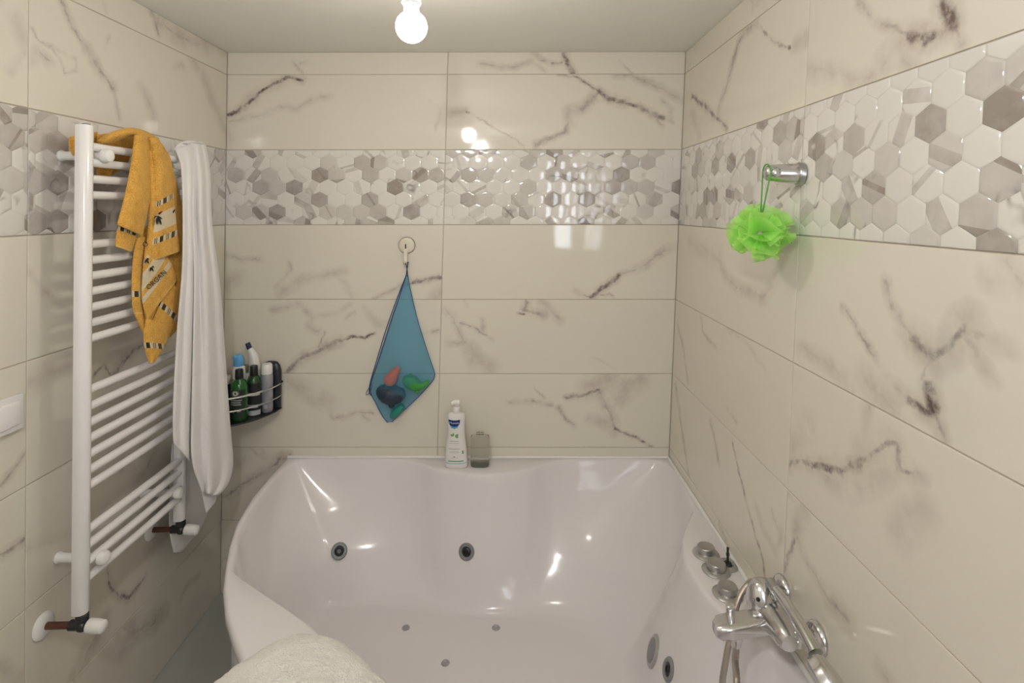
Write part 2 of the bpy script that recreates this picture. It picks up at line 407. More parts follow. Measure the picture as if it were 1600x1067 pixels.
veins('back', 340, 340, 2.808, [
 ([(40,172),(110,186),(190,180)], .005,.2,.02,.5), ([(40,300),(100,258)], .004,.0,.045,.4), ([(262,310),(300,262),(325,230),(315,198)], .004,.15,.018,.45),
 ([(280,335),(350,285),(430,256),(550,240)], .005,.05,.032,.50), ([(545,280),(595,335)], .004,.05,.018,.4),
 ([(690,356),(780,312),(850,285)], .006,.25,.018,.6), ([(850,285),(920,272),(985,262)], .011,.75,.024,.6), ([(940,352),(985,325)], .004,.0,.045,.5),
 ([(240,410),(310,392),(360,385),(410,440),(400,480),(440,505)], .005,.2,.024,.45), ([(410,440),(500,420),(580,385)], .004,.1,.018,.3), ([(560,440),(600,420)], .003,.1,.012,.4),
 ([(290,682),(350,640),(390,615)], .012,.6,.03,.75), ([(390,615),(430,595),(490,565),(540,537)], .013,.55,.034,.85), ([(540,537),(590,522),(650,515),(695,507)], .008,.95,.016,.6),
 ([(440,575),(465,508)], .004,.55,.016,.5), ([(650,400),(700,455),(735,475)], .004,.1,.028,.45), ([(890,512),(970,495)], .005,.3,.014,.5),
 ([(290,715),(370,752),(430,790),(490,812)], .004,.05,.055,.50), ([(480,800),(510,885),(570,870),(610,855),(690,860)], .005,.35,.016,.5), ([(640,868),(672,892)], .004,.2,.014,.4),
 ([(200,1012),(212,1052)], .004,.2,.014,.4), ([(250,1070),(312,1044)], .006,.3,.022,.6)])
veins('back', 0, 0, 1, [([(345,782),(362,768),(380,759),(396,749),(410,739),(429,723),(440,712)], .008,.75,.03,.6), ([(388,700),(415,716)], .004,.2,.014,.4),
 ([(346,770),(360,740),(380,715)], .004,.1,.04,.35)])
veins('back', 680, 340, 2.667, [
 ([(580,305),(620,327),(660,332)], .006,.4,.016,.5), ([(655,335),(690,297),(740,266),(770,238)], .011,.85,.024,.75), ([(770,238),(840,220),(890,185),(940,145),(1008,113)], .006,.3,.024,.7), ([(690,320),(730,322),(762,342)], .004,.5,.012,.5),
 ([(385,345),(370,382),(390,385),(460,400)], .010,.45,.030,.7), ([(340,400),(372,403)], .006,.85,.012,.5), ([(440,347),(480,390),(525,432)], .005,.15,.024,.5),
 ([(40,380),(80,420),(100,470),(120,520),(50,520)], .005,.15,.024,.50), ([(110,440),(180,472),(238,506)], .006,.4,.014,.5), ([(190,430),(202,480)], .005,.15,.018,.5), ([(150,560),(180,600),(232,622)], .004,.05,.055,.5), ([(650,580),(700,598),(750,632)], .003,.25,.009,.35), ([(120,345),(133,372)], .005,.4,.012,.5),
 ([(655,700),(750,675),(840,678)], .004,.05,.075,.62), ([(800,700),(780,745)], .004,.0,.06,.5), ([(552,745),(620,736),(680,720)], .010,.65,.024,.75), ([(680,720),(715,780),(740,850),(752,882)], .008,.35,.034,.8), ([(752,882),(830,918),(905,957)], .008,.75,.018,.7),
 ([(310,770),(380,766),(485,780)], .006,.35,.016,.55), ([(415,715),(455,752)], .004,.2,.012,.45), ([(515,790),(540,830),(578,862)], .007,.3,.02,.6), ([(650,840),(740,872)], .004,.05,.034,.5)])
veins('right', 1050, 0, 2.54, [
 ([(330,95),(290,118),(265,165),(240,250),(220,330),(200,390),(182,440)], .006,.35,.030,.8), ([(330,95),(380,150),(430,180),(467,190)], .005,.45,.012,.5), ([(425,180),(467,190)], .008,.8,.014,.5), ([(490,180),(530,150)], .004,.0,.035,.5),
 ([(78,378),(110,410),(150,440),(182,468),(215,507)], .010,.8,.024,.7), ([(80,440),(110,535)], .004,.05,.035,.4),
 ([(740,10),(800,75),(880,115),(940,145)], .006,.3,.018,.6), ([(940,145),(1020,150),(1080,138),(1110,110)], .010,.85,.03,.8), ([(1110,110),(1090,62),(1082,25)], .018,.9,.034,.8), ([(1110,112),(1150,180)], .006,.4,.02,.6),
 ([(915,150),(860,220),(830,275)], .005,.1,.04,.5), ([(540,270),(640,285),(720,320),(800,305)], .004,.1,.035,.45), ([(960,245),(900,200)], .004,.05,.03,.4), ([(720,330),(800,325)], .004,.0,.03,.3)])
veins('right', 1040, 380, 1.5536, [
 ([(85,5),(130,40),(150,85),(180,112),(240,132),(270,70)], .005,.15,.03,.45), ([(60,0),(130,30)], .004,.0,.05,.35),
 ([(530,90),(560,170),(605,232)], .006,.3,.02,.6), ([(605,232),(650,270),(690,250),(720,212)], .011,.55,.05,.75), ([(720,212),(770,290),(785,320)], .005,.2,.024,.5), ([(720,212),(780,240),(832,246)], .006,.3,.024,.45), ([(640,275),(622,330)], .004,.2,.02,.4),
 ([(430,150),(480,235),(530,310),(590,380)], .005,.4,.016,.55), ([(590,380),(650,420)], .011,.85,.03,.75), ([(640,352),(656,412)], .016,.95,.03,.7), ([(655,415),(682,482)], .007,.4,.022,.6),
 ([(330,250),(400,290),(450,350)], .004,.1,.03,.5), ([(490,330),(540,380),(570,415)], .004,.1,.045,.5), ([(815,50),(855,112)], .004,.2,.024,.4), ([(785,100),(800,102)], .004,.0,.03,.4),
 ([(85,180),(90,215),(122,252)], .005,.3,.016,.5), ([(150,205),(190,235),(240,300)], .004,.1,.014,.35), ([(30,195),(45,265),(52,335)], .005,.25,.022,.5), ([(150,400),(175,432)], .004,.1,.012,.35),
 ([(300,538),(350,536),(430,552)], .010,.8,.03,.6), ([(430,552),(470,530),(510,490),(560,480)], .008,.5,.022,.6), ([(560,480),(565,545),(612,562)], .008,.5,.03,.6), ([(492,395),(485,480)], .004,.15,.024,.4),
 ([(380,560),(450,600),(540,560)], .004,.1,.035,.45), ([(310,500),(350,445)], .004,.0,.05,.35), ([(560,690),(620,650)], .004,.05,.05,.35), ([(480,500),(540,480)], .004,.0,.05,.35),
 ([(25,345),(40,450),(55,565)], .006,.35,.024,.6), ([(110,430),(130,535)], .005,.25,.02,.5), ([(165,488),(180,570)], .008,.55,.016,.55), ([(180,570),(205,660),(230,750),(240,815)], .006,.55,.014,.55), ([(220,640),(240,700),(270,742),(282,700)], .004,.15,.02,.4),
 ([(335,640),(316,700)], .006,.2,.035,.6), ([(312,720),(300,760),(288,795)], .008,.6,.016,.5), ([(300,608),(340,650)], .004,.1,.014,.4), ([(320,720),(360,800),(410,880)], .005,.2,.022,.5), ([(395,860),(440,920)], .006,.35,.035,.55), ([(130,685),(152,732)], .004,.3,.02,.5),
 ([(520,1035),(545,1070)], .004,.1,.03,.4), ([(255,650),(275,700)], .004,.2,.014,.4)])
veins('left', 0, 0, 1.778, [
 ([(160,-10),(200,60),(240,130)], .006,.35,.018,.65), ([(240,130),(280,200),(312,242)], .007,.4,.024,.75), ([(312,242),(332,335)], .004,.15,.016,.5), ([(90,75),(110,112),(150,132),(210,160),(215,190),(180,195),(150,140)], .003,.25,.010,.45), ([(90,172),(107,140),(132,172)], .004,.3,.024,.4), ([(290,132),(302,108)], .003,.15,.012,.4),
 ([(393,248),(420,290),(432,342)], .004,.1,.035,.45), ([(488,186),(512,185)], .004,.2,.02,.5), ([(538,165),(570,220),(600,300),(640,392)], .005,.1,.045,.5),
 ([(415,15),(440,95)], .006,.3,.024,.7), ([(440,60),(520,110)], .006,.25,.05,.6), ([(520,110),(625,132)], .005,.1,.05,.5), ([(50,45),(72,130)], .004,.05,.03,.35), ([(30,200),(75,150)], .004,.05,.02,.3),
 ([(75,750),(110,802),(170,852)], .004,.15,.018,.45), ([(285,0),(300,40)], .004,.1,.012,.4)])
veins('left', 0, 550, 2.063, [
 ([(305,78),(345,48)], .006,.7,.014,.5), ([(345,48),(360,85)], .006,.6,.012,.5), ([(360,85),(395,40),(425,0),(455,-25)], .008,.55,.03,.6), ([(80,110),(160,60),(230,30)], .004,.0,.05,.4),
 ([(515,235),(495,250)], .006,.9,.014,.5), ([(500,320),(470,372),(440,402)], .005,.35,.03,.6), ([(400,370),(450,380)], .004,.1,.03,.4), ([(490,440),(505,400),(535,380)], .005,.2,.018,.5),
 ([(350,740),(380,792),(420,782),(465,722)], .008,.75,.024,.7), ([(350,700),(352,745)], .004,.3,.016,.5), ([(330,890),(285,960),(240,1072)], .006,.2,.05,.7), ([(400,900),(450,900),(520,850)], .006,.2,.055,.75), ([(470,905),(510,860),(515,830)], .005,.3,.02,.5), ([(240,1065),(287,1000)], .005,.5,.02,.6), ([(400,960),(440,920)], .004,.1,.04,.5),
 ([(0,425),(60,345),(85,318)], .006,.35,.018,.55), ([(-5,672),(40,642),(82,602)], .007,.5,.022,.6), ([(480,640),(530,600)], .004,.1,.05,.4), ([(580,800),(600,760),(640,720)], .004,.15,.02,.5), ([(90,640),(130,620),(220,590)], .004,.05,.03,.3), ([(0,1030),(60,1050)], .004,.0,.035,.4)])

JNT = .0014
cols = {'back': [0.0, .8752, W], 'left': [0.0, -.9167, -1.9167, -2.9167, BACK], 'right': [0.0, -.9257, -1.9257, -2.9257, BACK]}
rowz = [.3*k for k in range(8)] + [HC]
vseg = {}
for wall, pts, wd, st, hw, hs in VE:
    pz = [px_wall(wall, u, v) for u, v in pts]
    # the tile is the one that holds most of the stroke
    cnt = {}
    for a, b2 in zip(pz, pz[1:]):
        for t in (.25, .5, .75):
            p = a[0]+(b2[0]-a[0])*t; z = a[1]+(b2[1]-a[1])*t
            ci = next((i for i in range(len(cols[wall])-1) if min(cols[wall][i], cols[wall][i+1]) <= p <= max(cols[wall][i], cols[wall][i+1])), None)
            ri = next((i for i in range(8) if rowz[i] <= z <= rowz[i+1]), None)
            if ci is not None and ri is not None: cnt[(ci, ri)] = cnt.get((ci, ri), 0)+1
    if not cnt: continue
    key = max(cnt, key=cnt.get)
    vseg.setdefault((wall,)+key, []).extend([(tuple(wp(wall, *a)), tuple(wp(wall, *b2)), wd, st, hw, hs) for a, b2 in zip(pz, pz[1:])])

def clip(poly, axis, val, keep_less):
    out = []
    for i in range(len(poly)):
        a, b2 = poly[i-1], poly[i]
        ia = (a[axis] <= val) if keep_less else (a[axis] >= val); ib = (b2[axis] <= val) if keep_less else (b2[axis] >= val)
        if ia != ib:
            t = (val-a[axis])/(b2[axis]-a[axis]); out.append((a[0]+(b2[0]-a[0])*t, a[1]+(b2[1]-a[1])*t))
        if ib: out.append(b2)
    return out
HWID, HPIT = .0672, .0493; HH = HPIT/.75
hexmeshes = {}
dark_px = {'back': [(340+x/3.442, 60+y/3.442, g) for x, y, g in [(105,735,.6),(230,805,.7),(415,800,.85),(550,735,.9),(455,885,.35),(555,865,.75),(325,935,.85),(455,985,.5),(635,725,.4),(775,660,.6),(860,670,.45),(835,735,.6),(950,800,1.0),(810,870,.7),(865,935,.6),(1040,935,.8),(1095,720,.8),(900,985,.7),(1010,730,.35),(650,940,.35),(590,660,.3),(275,720,.4),(200,610,.5),(700,985,.3),(600,950,.35),(130,935,.35),(1180,720,.6)]]
            + [(690+x/3.441, 60+y/3.441, g) for x, y, g in [(155,730,.6),(250,720,.35),(150,865,.7),(600,865,.8),(780,865,.8),(960,730,.85),(1010,655,.4),(1110,640,.55),(1250,790,1.0),(895,785,.6),(1100,800,.45),(1120,870,.45),(600,610,.7),(660,660,.35),(615,720,.5),(370,930,.35),(460,920,.35),(330,985,.4),(1080,930,.3),(490,650,.5)]],
           'right': [(1050+x/2.54, y/2.54, g) for x, y, g in [(1290,440,1.05),(1025,490,.8),(820,740,.65),(545,585,.9),(310,630,.75),(240,645,.8),(180,660,.7),(1190,830,.5),(1250,960,.8),(1270,700,.45),(780,840,.4),(685,535,.6),(880,640,.35),(1090,610,.3),(410,540,.7),(430,620,.4),(575,665,.6),(125,770,.8),(180,780,.7),(235,780,.5),(300,790,.4),(130,840,.6),(700,840,.5),(110,620,.6),(80,680,.7),(700,660,.3),(1000,950,.3),(560,860,.35),(1340,250,.35),(1220,270,.4),(480,520,.5)]],
           'left': [(x/1.778, y/1.778, g) for x, y, g in [(30,330,.5),(60,320,.4),(140,370,.7),(90,410,.4),(165,530,.8),(120,590,.7),(160,400,.7),(60,380,.6),(30,520,.4),(120,520,.5),(290,590,.95),(170,610,.7),(20,480,.35)]]}
dark = {k: [(*px_wall(k, u, v), g) for u, v, g in lst] for k, lst in dark_px.items()}
anchor = {('back',0): px_wall('back', 499.8, 273.5), ('back',1): px_wall('back', 916.7, 311.4), ('right',1): px_wall('right', 1453.5, 193), ('right',0): px_wall('right', 1172, 248)}
def hexes(wall, ci, p0, p1, z0, z1, tile):
    lo, hi = min(p0, p1), max(p0, p1)
    if wall != 'back': lo = max(lo, -1.45 if wall == 'left' else -1.75)
    ax, az = anchor.get((wall, ci), (lo+.02, z0+.03))
    r0 = int((z0-az)/HPIT)-1
    for r in range(r0, r0+10):
        zc = az+r*HPIT
        k0 = int((lo-ax)/HWID)-2
        for k in range(k0, k0+int((hi-lo)/HWID)+5):
            xc = ax+(k+(.5 if r % 2 else 0))*HWID
            q = [(xc+HWID/2*a*.994, zc+HH/2*b2*.994) for a, b2 in ((0,1),(1,.5),(1,-.5),(0,-1),(-1,-.5),(-1,.5))]
            for ax_, v_, kl in ((0, lo+JNT, False), (0, hi-JNT, True), (1, z0+JNT, False), (1, z1-JNT, True)):
                q = clip(q, ax_, v_, kl)
                if len(q) < 3: break
            if len(q) < 3: continue
            area = abs(sum(q[i-1][0]*q[i][1]-q[i][0]*q[i-1][1] for i in range(len(q))))/2
            if area < 2e-4: continue
            cx_ = sum(a for a, _ in q)/len(q); cz_ = sum(b2 for _, b2 in q)/len(q)
            tilt = (random.uniform(-.010,.010), random.uniform(-.010,.010))
            n = len(q); vs = []
            for sc_, d in ((1, .0002), (.95, .0008), (.8, .0011)):
                for a, b2 in q:
                    pa, pb = cx_+(a-cx_)*sc_, cz_+(b2-cz_)*sc_
                    vs.append(wp(wall, pa, pb, d + (tilt[0]*(pa-cx_)+tilt[1]*(pb-cz_) if sc_ < 1 else 0)) - wp(wall, cx_, cz_, 0))
            vs.append(wp(wall, cx_, cz_, .0012)-wp(wall, cx_, cz_, 0))
            fs = [(j*n+i, j*n+(i+1) % n, (j+1)*n+(i+1) % n, (j+1)*n+i) for j in range(2) for i in range(n)]
            fs += [(2*n+i, 2*n+(i+1) % n, 3*n) for i in range(n)]
            o = MB().add(vs, fs).build('hexagon', M['hex'], None, smooth=True, auto=50)
            nrm = {'back': (0,-1,0), 'left': (1,0,0), 'right': (-1,0,0)}[wall]
            if o.data.polygons[-1].normal.dot(Vector(nrm)) < 0: o.data.flip_normals()
            o.location = wp(wall, cx_, cz_, 0); o.parent = tile
            g = random.choice((0,0,0,0,.05,.10)) if random.random() > .05 else .4
            for (dp, dz, dg) in dark[wall]:
                if abs(dp-xc) < HWID*.5 and abs(dz-zc) < HPIT*.5: g = dg
            o.color = (g, 0, 0, 1)
def tile_mesh(wall, p0, p1, z0, z1, m, name):
    lo, hi = min(p0, p1)+JNT, max(p0, p1)-JNT; a, b2 = z0+JNT, z1-JNT; c = .0009
    rings = [(0, -.0022), (0, -c), (c, 0.0)]
    vs = [wp(wall, p, z, d) for i, d in rings for (p, z) in ((lo+i, a+i), (hi-i, a+i), (hi-i, b2-i), (lo+i, b2-i))]
    fs = [(j*4+i, j*4+(i+1) % 4, (j+1)*4+(i+1) % 4, (j+1)*4+i) for j in range(2) for i in range(4)] + [(8,9,10,11)]
    o = MB().add(vs, fs).build(name, m, walls[wall], smooth=False)
    nrm = {'back': (0,-1,0), 'left': (1,0,0), 'right': (-1,0,0)}[wall]
    if o.data.polygons[-1].normal.dot(Vector(nrm)) < 0: o.data.flip_normals()
    return o
gen_m = [marble('marble_generic_%d' % i, [], seed=i*11.3, generic=.6) for i in range(3)]
for wall in ('back', 'left', 'right'):
    cs = cols[wall]
    for ci in range(len(cs)-1):
        for ri in range(8):
            z0, z1 = rowz[ri], rowz[ri+1]
            if ri == 5:
                t = tile_mesh(wall, cs[ci], cs[ci+1], z0, z1, M['decor'], 'decor_tile')
                if ci < 2: hexes(wall, ci, cs[ci], cs[ci+1], z0, z1, t)
            else:
                sg = vseg.get((wall, ci, ri))
                m = marble('marble_%s_%d_%d' % (wall, ci, ri), sg, seed=ci*3.1+ri*7.7+len(wall)) if sg else gen_m[(ci+ri) % 3]
                tile_mesh(wall, cs[ci], cs[ci+1], z0, z1, m, 'tile')
fm = [marble('floor_marble_%d' % i, [], base=(.42,.42,.38), rough=.25, seed=40+i*9, generic=.5) for i in range(2)]
for i in range(4):
    for j in range(6):
        x0, x1 = max(-.15, -.12+i*.6), min(W+.15, .48+i*.6); y1, y0 = -j*.6+.0, max(BACK, -j*.6-.6)
        if x1 > x0 and y1 > y0:
            MB().box(((x0+x1)/2, (y0+y1)/2, -.004), (x1-x0-.003, y1-y0-.003, .008)).build('floor_tile', fm[(i+j) % 2], floor, smooth=False, bevel=.001, seg=1)

# ------------------------------------------------------------------ ceiling bulbs
def bulb(loc, power, col, label, group):
    x, y, z = loc
    t = thing('ceiling_lamp', (x, y, HC), label, 'lamp', group)
    bm_, nt, b = newmat('bulb_glow'); em = nt.nodes.new('ShaderNodeEmission'); em.inputs[0].default_value = (*col, 1); em.inputs[1].default_value = power
    nt.links.new(em.outputs[0], nt.nodes['Material Output'].inputs[0])
    MB().lathe([(.045, 0), (.045, -.012), (.03, -.02), (.004, -.022)], (x, y, HC)).build('ceiling_rose', M['whiteplastic'], t)
    MB().tube([(x, y, HC-.02), (x, y, z+.085)], .0035).build('cord', M['whiteplastic'], t)
    MB().lathe([(.008, .092), (.021, .088), (.0225, .06), (.0225, .055)], (x, y, z)).build('socket', M['whiteplastic'], t)
    MB().lathe([(.0205, .054), (.0205, .050), (.0185, .046)], (x, y, z)).build('screw_ring', M['jetgrey'], t)
    MB().lathe([(.0175, .0445), (.0182, .036), (.020, .029)], (x, y, z)).build('bulb_neck', M['whiteplastic'], t)
    MB().sphere((x, y, z), .0365, 28, 18).build('bulb_globe', bm_, t)
    return t
bp_ = at(643, 42, 1, -.93)
bulb(bp_, BULB_POWER, (1, .935, .83), 'bare glowing bulb hanging from the ceiling above the bath', None)
bulb((.92, -2.25, 2.06), BULB2_POWER, (1, .985, .97), 'second bare bulb on the ceiling behind the viewer', None)

# ------------------------------------------------------------------ corner bath
RZ = .56
tub = thing('bathtub', (1.05, -.7, 0), 'white acrylic corner whirlpool bath with jets and wide front rim', 'bathtub')
C2 = Vector((1.05, -.68))
XR = W+lean(W, RZ)-.001
outer = [(.252,-.001),(.60,-.001),(1.0,-.001),(1.4,-.001),(XR,-.001),(XR,-.4),(XR,-.8),(XR,-1.2),(XR,-1.545),(1.48,-1.548),(1.33,-1.523),(1.18,-1.476),(1.03,-1.412),(.90,-1.33),(.787,-1.245),(.66,-1.13),(.555,-1.013),(.502,-.946),(.441,-.863),(.388,-.771),(.355,-.697),(.315,-.596),(.277,-.474),(.252,-.316),(.248,-.147)]
inner = cr([(.302,-.48),(.280,-.30),(.280,-.12),(.298,-.042),(.37,-.020),(.60,-.020),(.72,-.026),(.80,-.058),(.89,-.112),(1.055,-.150),(1.21,-.112),(1.30,-.058),(1.38,-.026),(1.5,-.020),(1.68,-.020),(1.745,-.04),(1.776,-.12),(1.778,-.28),(1.765,-.38),(1.735,-.44),(1.682,-.54),(1.652,-.66),(1.655,-.78),(1.685,-.88),(1.73,-.97),(1.765,-1.07),(1.765,-1.25),(1.74,-1.42),(1.66,-1.50),(1.5,-1.515),(1.33,-1.49),(1.15,-1.44),(1.09,-1.40),(.88,-1.11),(.785,-1.015),(.69,-.922),(.60,-.856),(.48,-.775),(.405,-.722),(.375,-.685),(.342,-.60)], 6, True)
flr = cr([(.46,-.34),(.51,-.27),(.64,-.275),(.8,-.285),(1.06,-.315),(1.26,-.335),(1.38,-.38),(1.455,-.46),(1.49,-.56),(1.495,-.68),(1.485,-.82),(1.46,-1.0),(1.42,-1.18),(1.33,-1.26),(1.21,-1.22),(1.02,-1.07),(.85,-.93),(.7,-.82),(.56,-.70),(.475,-.57),(.445,-.45)], 8, True)
def cast(poly, a):
    d = Vector((math.cos(a), math.sin(a))); best = 0
    for i in range(len(poly)):
        p, q = Vector(poly[i-1])-C2, Vector(poly[i])-C2; e = q-p
        den = d.x*e.y-d.y*e.x
        if abs(den) < 1e-12: continue
        t = (p.x*e.y-p.y*e.x)/den; s = (p.x*d.y-p.y*d.x)/den
        if t > 0 and -1e-9 <= s <= 1+1e-9: best = max(best, t)
    return best
NA = 420
angs = [2*math.pi*i/NA for i in range(NA)]
# extra samples exactly at the two wall corners
for c in ((.252,-.001), (XR,-.001), (XR,-1.545)): angs.append(math.atan2(c[1]-C2.y, c[0]-C2.x) % (2*math.pi))
angs = sorted(set(angs)); NA = len(angs)
RO = [cast(outer, a) for a in angs]; RI = [cast(inner, a) for a in angs]; RF = [cast(flr, a) for a in angs]
def ring(rs, zs): return [(C2.x+math.cos(a)*r, C2.y+math.sin(a)*r, z) for a, r, z in zip(angs, rs, zs if isinstance(zs, list) else [zs]*NA)]
rings = [ring([r-.012 for r in RO], RZ-.045), ring([r-.002 for r in RO], RZ-.040), ring(RO, RZ-.034), ring(RO, RZ-.012), ring([r-.004 for r in RO], RZ-.003)]
gap = [max(.004, ro-ri) for ro, ri in zip(RO, RI)]
rings.append(ring([ro-min(.010, g*.4) for ro, g in zip(RO, gap)], RZ))
rings.append(ring([ri+min(.012, g*.4) for ri, g in zip(RI, gap)], RZ))
rings.append(ring([ri+min(.005, g*.2) for ri, g in zip(RI, gap)], RZ-.0025)); rings.append(ring(RI, RZ-.010))
ZF = .135; NW = 26
PW = resample(cr([(0,0,0),(.03,.08,0),(.12,.25,0),(.28,.45,0),(.47,.65,0),(.64,.82,0),(.80,.94,0),(.92,.99,0),(1,1,0)], 8), NW+1)
for j in range(1, NW+1):
    x_, z_ = PW[j].x, PW[j].y
    k = int(1+26*min(1, z_*1.6)); RS = list(RI)
    if k > 1:                                    # the lobes round off towards the floor
        for _ in range(2):
            acc = sum(RS[i % NA] for i in range(-k, k+1)); out_ = []
            for i in range(NA):
                out_.append(acc/(2*k+1)); acc += RS[(i+k+1) % NA]-RS[(i-k) % NA]
            RS = out_
    RS = [min(a, b2) for a, b2 in zip(RS, [r-.0005*j for r in RI])]
    rings.append(ring([ri+(rf-ri)*x_ for ri, rf in zip(RS, RF)], RZ-.010-(RZ-.010-ZF)*z_))
for k in (.8, .55, .3, .1): rings.append(ring([rf*k for rf in RF], ZF-.008*(1-k)))
mb = MB()
for r in rings: mb.v += r
nR = len(rings)
mb.f += [(i*NA+k, i*NA+(k+1) % NA, (i+1)*NA+(k+1) % NA, (i+1)*NA+k) for i in range(nR-1) for k in range(NA)]
mb.f.append(tuple((nR-1)*NA+k for k in range(NA)))
shell = mb.build('shell', M['acrylic'], tub, auto=60)
if shell.data.polygons[-1].normal.z < 0: shell.data.flip_normals()
BT = BVHTree.FromPolygons([Vector(v.co) for v in shell.data.vertices], [p.vertices[:] for p in shell.data.polygons])
# apron: the curved front panel only (walls hide the other two sides)
fr = [i for i, a in enumerate(angs) if not (C2.y+math.sin(a)*RO[i] > -.004 or C2.x+math.cos(a)*RO[i] > XR-.004)]
fr.sort(key=lambda i: angs[i])
ap = MB(); ap.grid([[(C2.x+math.cos(angs[i])*(RO[i]-ins), C2.y+math.sin(angs[i])*(RO[i]-ins), z) for i in fr] for ins, z in ((.020, RZ-.043), (.022, RZ-.06), (.024, .02), (.024, .001))])
ap.build('apron_panel', M['apron'], tub, solid=.006)
MB().tube([(.255, -.004, RZ+.002), (XR-.003, -.004, RZ+.002)], .006, 8).build('sealant', M['whiteplastic'], tub)
MB().tube([(XR-.004, -.006, RZ+.002), (XR-.004, -1.545, RZ+.002)], .006, 8).build('sealant', M['whiteplastic'], tub)
def hit(u, v):
    loc, nrm, idx, dist = BT.ray_cast(CAM, ray(u, v))
    if nrm.dot(CAM-loc) < 0: nrm = -nrm
    return loc, nrm
for (u, v, kind) in ((530,861,'b'), (729,862,'b'), (634,981,'f'), (775,981,'f'), (696,1036,'f'), (1021,1017,'r'), (1045,1046,'b')):
    p, n = hit(u, v)
    if kind == 'f':
        j = MB().lathe([(.0, -.004), (.0135, -.004), (.0135, .001), (.012, .0035), (.007, .004), (.006, .0025), (.0,.0025)], p, n, 20).build('air_jet', M['chrome_dull'], tub)
    elif kind == 'r':
        j = MB().lathe([(0,-.006), (.044,-.006), (.044,.002), (.040,.006), (.033,.0065)], p, n, 28).build('suction_cover', M['chrome_dull'], tub)
        MB().lathe([(0,.002), (.033,.004), (.032,.0075), (.004,.009)], p, n, 24).build('grille', M['jetgrey'], j)
    else:
        j = MB().lathe([(0,-.006), (.0295,-.006), (.0295,.002), (.026,.006), (.018,.005), (.0165,.001)], p, n, 28).build('water_jet', M['jetgrey'], tub)
        MB().lathe([(0,0), (.0165,.001), (.015,.004), (.008,.006), (.0075,.003), (0,.003)], p, n, 20).build('nozzle', M['black'], j)
p = at(900, 1062, 2, .14)
# control knobs on the right-hand ledge
for (u, v, sz) in ((1103,866,1.0), (1119,892,1.02), (1137,929,1.02)):
    p = at(u, v, 2, RZ)
    kb = MB().lathe([(.036*sz,0), (.038*sz,.003), (.034*sz,.006), (.027*sz,.0085)], p, n=30).build('control_knob', M['chrome_dull'], tub)
    MB().lathe([(.0235*sz,.006), (.0245*sz,.009), (.0245*sz,.022), (.0225*sz,.025), (.018*sz,.0245), (.0165*sz,.0238)], p, n=30).build('knob_cap', M['chrome_dull'], kb)
p = at(1137, 884, 2, RZ)
kb = MB().lathe([(.029,0), (.031,.003), (.027,.006), (.016,.006), (.013,.003)], p, n=28).build('diverter_flange', M['chrome_dull'], tub)
MB().lathe([(.013,.004), (.010,.010), (.0035,.011), (.0032,.028), (.0045,.029), (.0045,.036), (.003,.038), (.0035,.052)], p, n=14).build('diverter_stem', M['valve'], kb)

# ------------------------------------------------------------------ towel radiator
RX = .100
def rp(y, z, dx=0): return (RX+lean(0, z)+dx, y, z)
YN, YF = -.868, -.452; ZB, ZT = .558, 1.768
rad = thing('towel_radiator', (RX, (YN+YF)/2, ZB), 'white ladder towel radiator mounted on the left wall', 'radiator')
for y in (YN, YF):
    sec = [(-.015,-.0165), (-.004,-.0175), (.006,-.015), (.012,-.009), (.0145,0), (.012,.009), (.006,.015), (-.004,.0175), (-.015,.0165)]
    vs = []
    for z in (ZB, ZB+.003, ZT-.003, ZT):
        k = .9 if z in (ZB, ZT) else 1
        for dx, dy in sec: q = rp(y, z, dx*k); vs.append((q[0], y+dy*k, z))
    n = len(sec); fs = [(j*n+i, j*n+(i+1) % n, (j+1)*n+(i+1) % n, (j+1)*n+i) for j in range(3) for i in range(n)] + [tuple(range(n)), tuple(3*n+i for i in range(n))]
    pole = MB().add(vs, fs).build('pole', M['enamel'], rad, auto=50)
    q = rp(y, ZT); MB().lathe([(.009,0), (.009,.003), (.006,.004)], q, n=14).build('vent_plug', M['jetgrey'], pole)
ZBARS = [1.717,1.678,1.637,1.597, 1.475,1.435,1.396,1.357,1.317,1.278,1.239, 1.111,1.069,1.028,.988,.948,.908,.868, .757,.718,.676,.634]
for z in ZBARS:
    MB().tube([rp(YN, z, -.001), rp((YN+YF)/2, z, .001), rp(YF, z, -.001)], .0108, 14).build('bar', M['enamel'], rad)
for (y, z) in ((YN+.045, 1.697), (YF-.045, 1.697), (YN+.045, .668), (YF-.045, .668)):
    q = rp(y, z); wx = lean(0, z)
    br = MB().lathe([(.014,0), (.015,.004), (.0115,.010), (.0115, q[0]-wx+.012)], (wx+.001, y, z), (1,0,0), 18).build('bracket', M['whiteplastic'], rad)
    MB().lathe([(.011,.0), (.0165,.003), (.0175,.012), (.015,.020), (.008,.0235)], (q[0]+.008, y, z), (1,0,0), 20).build('bracket_cap', M['whiteplastic'], br)
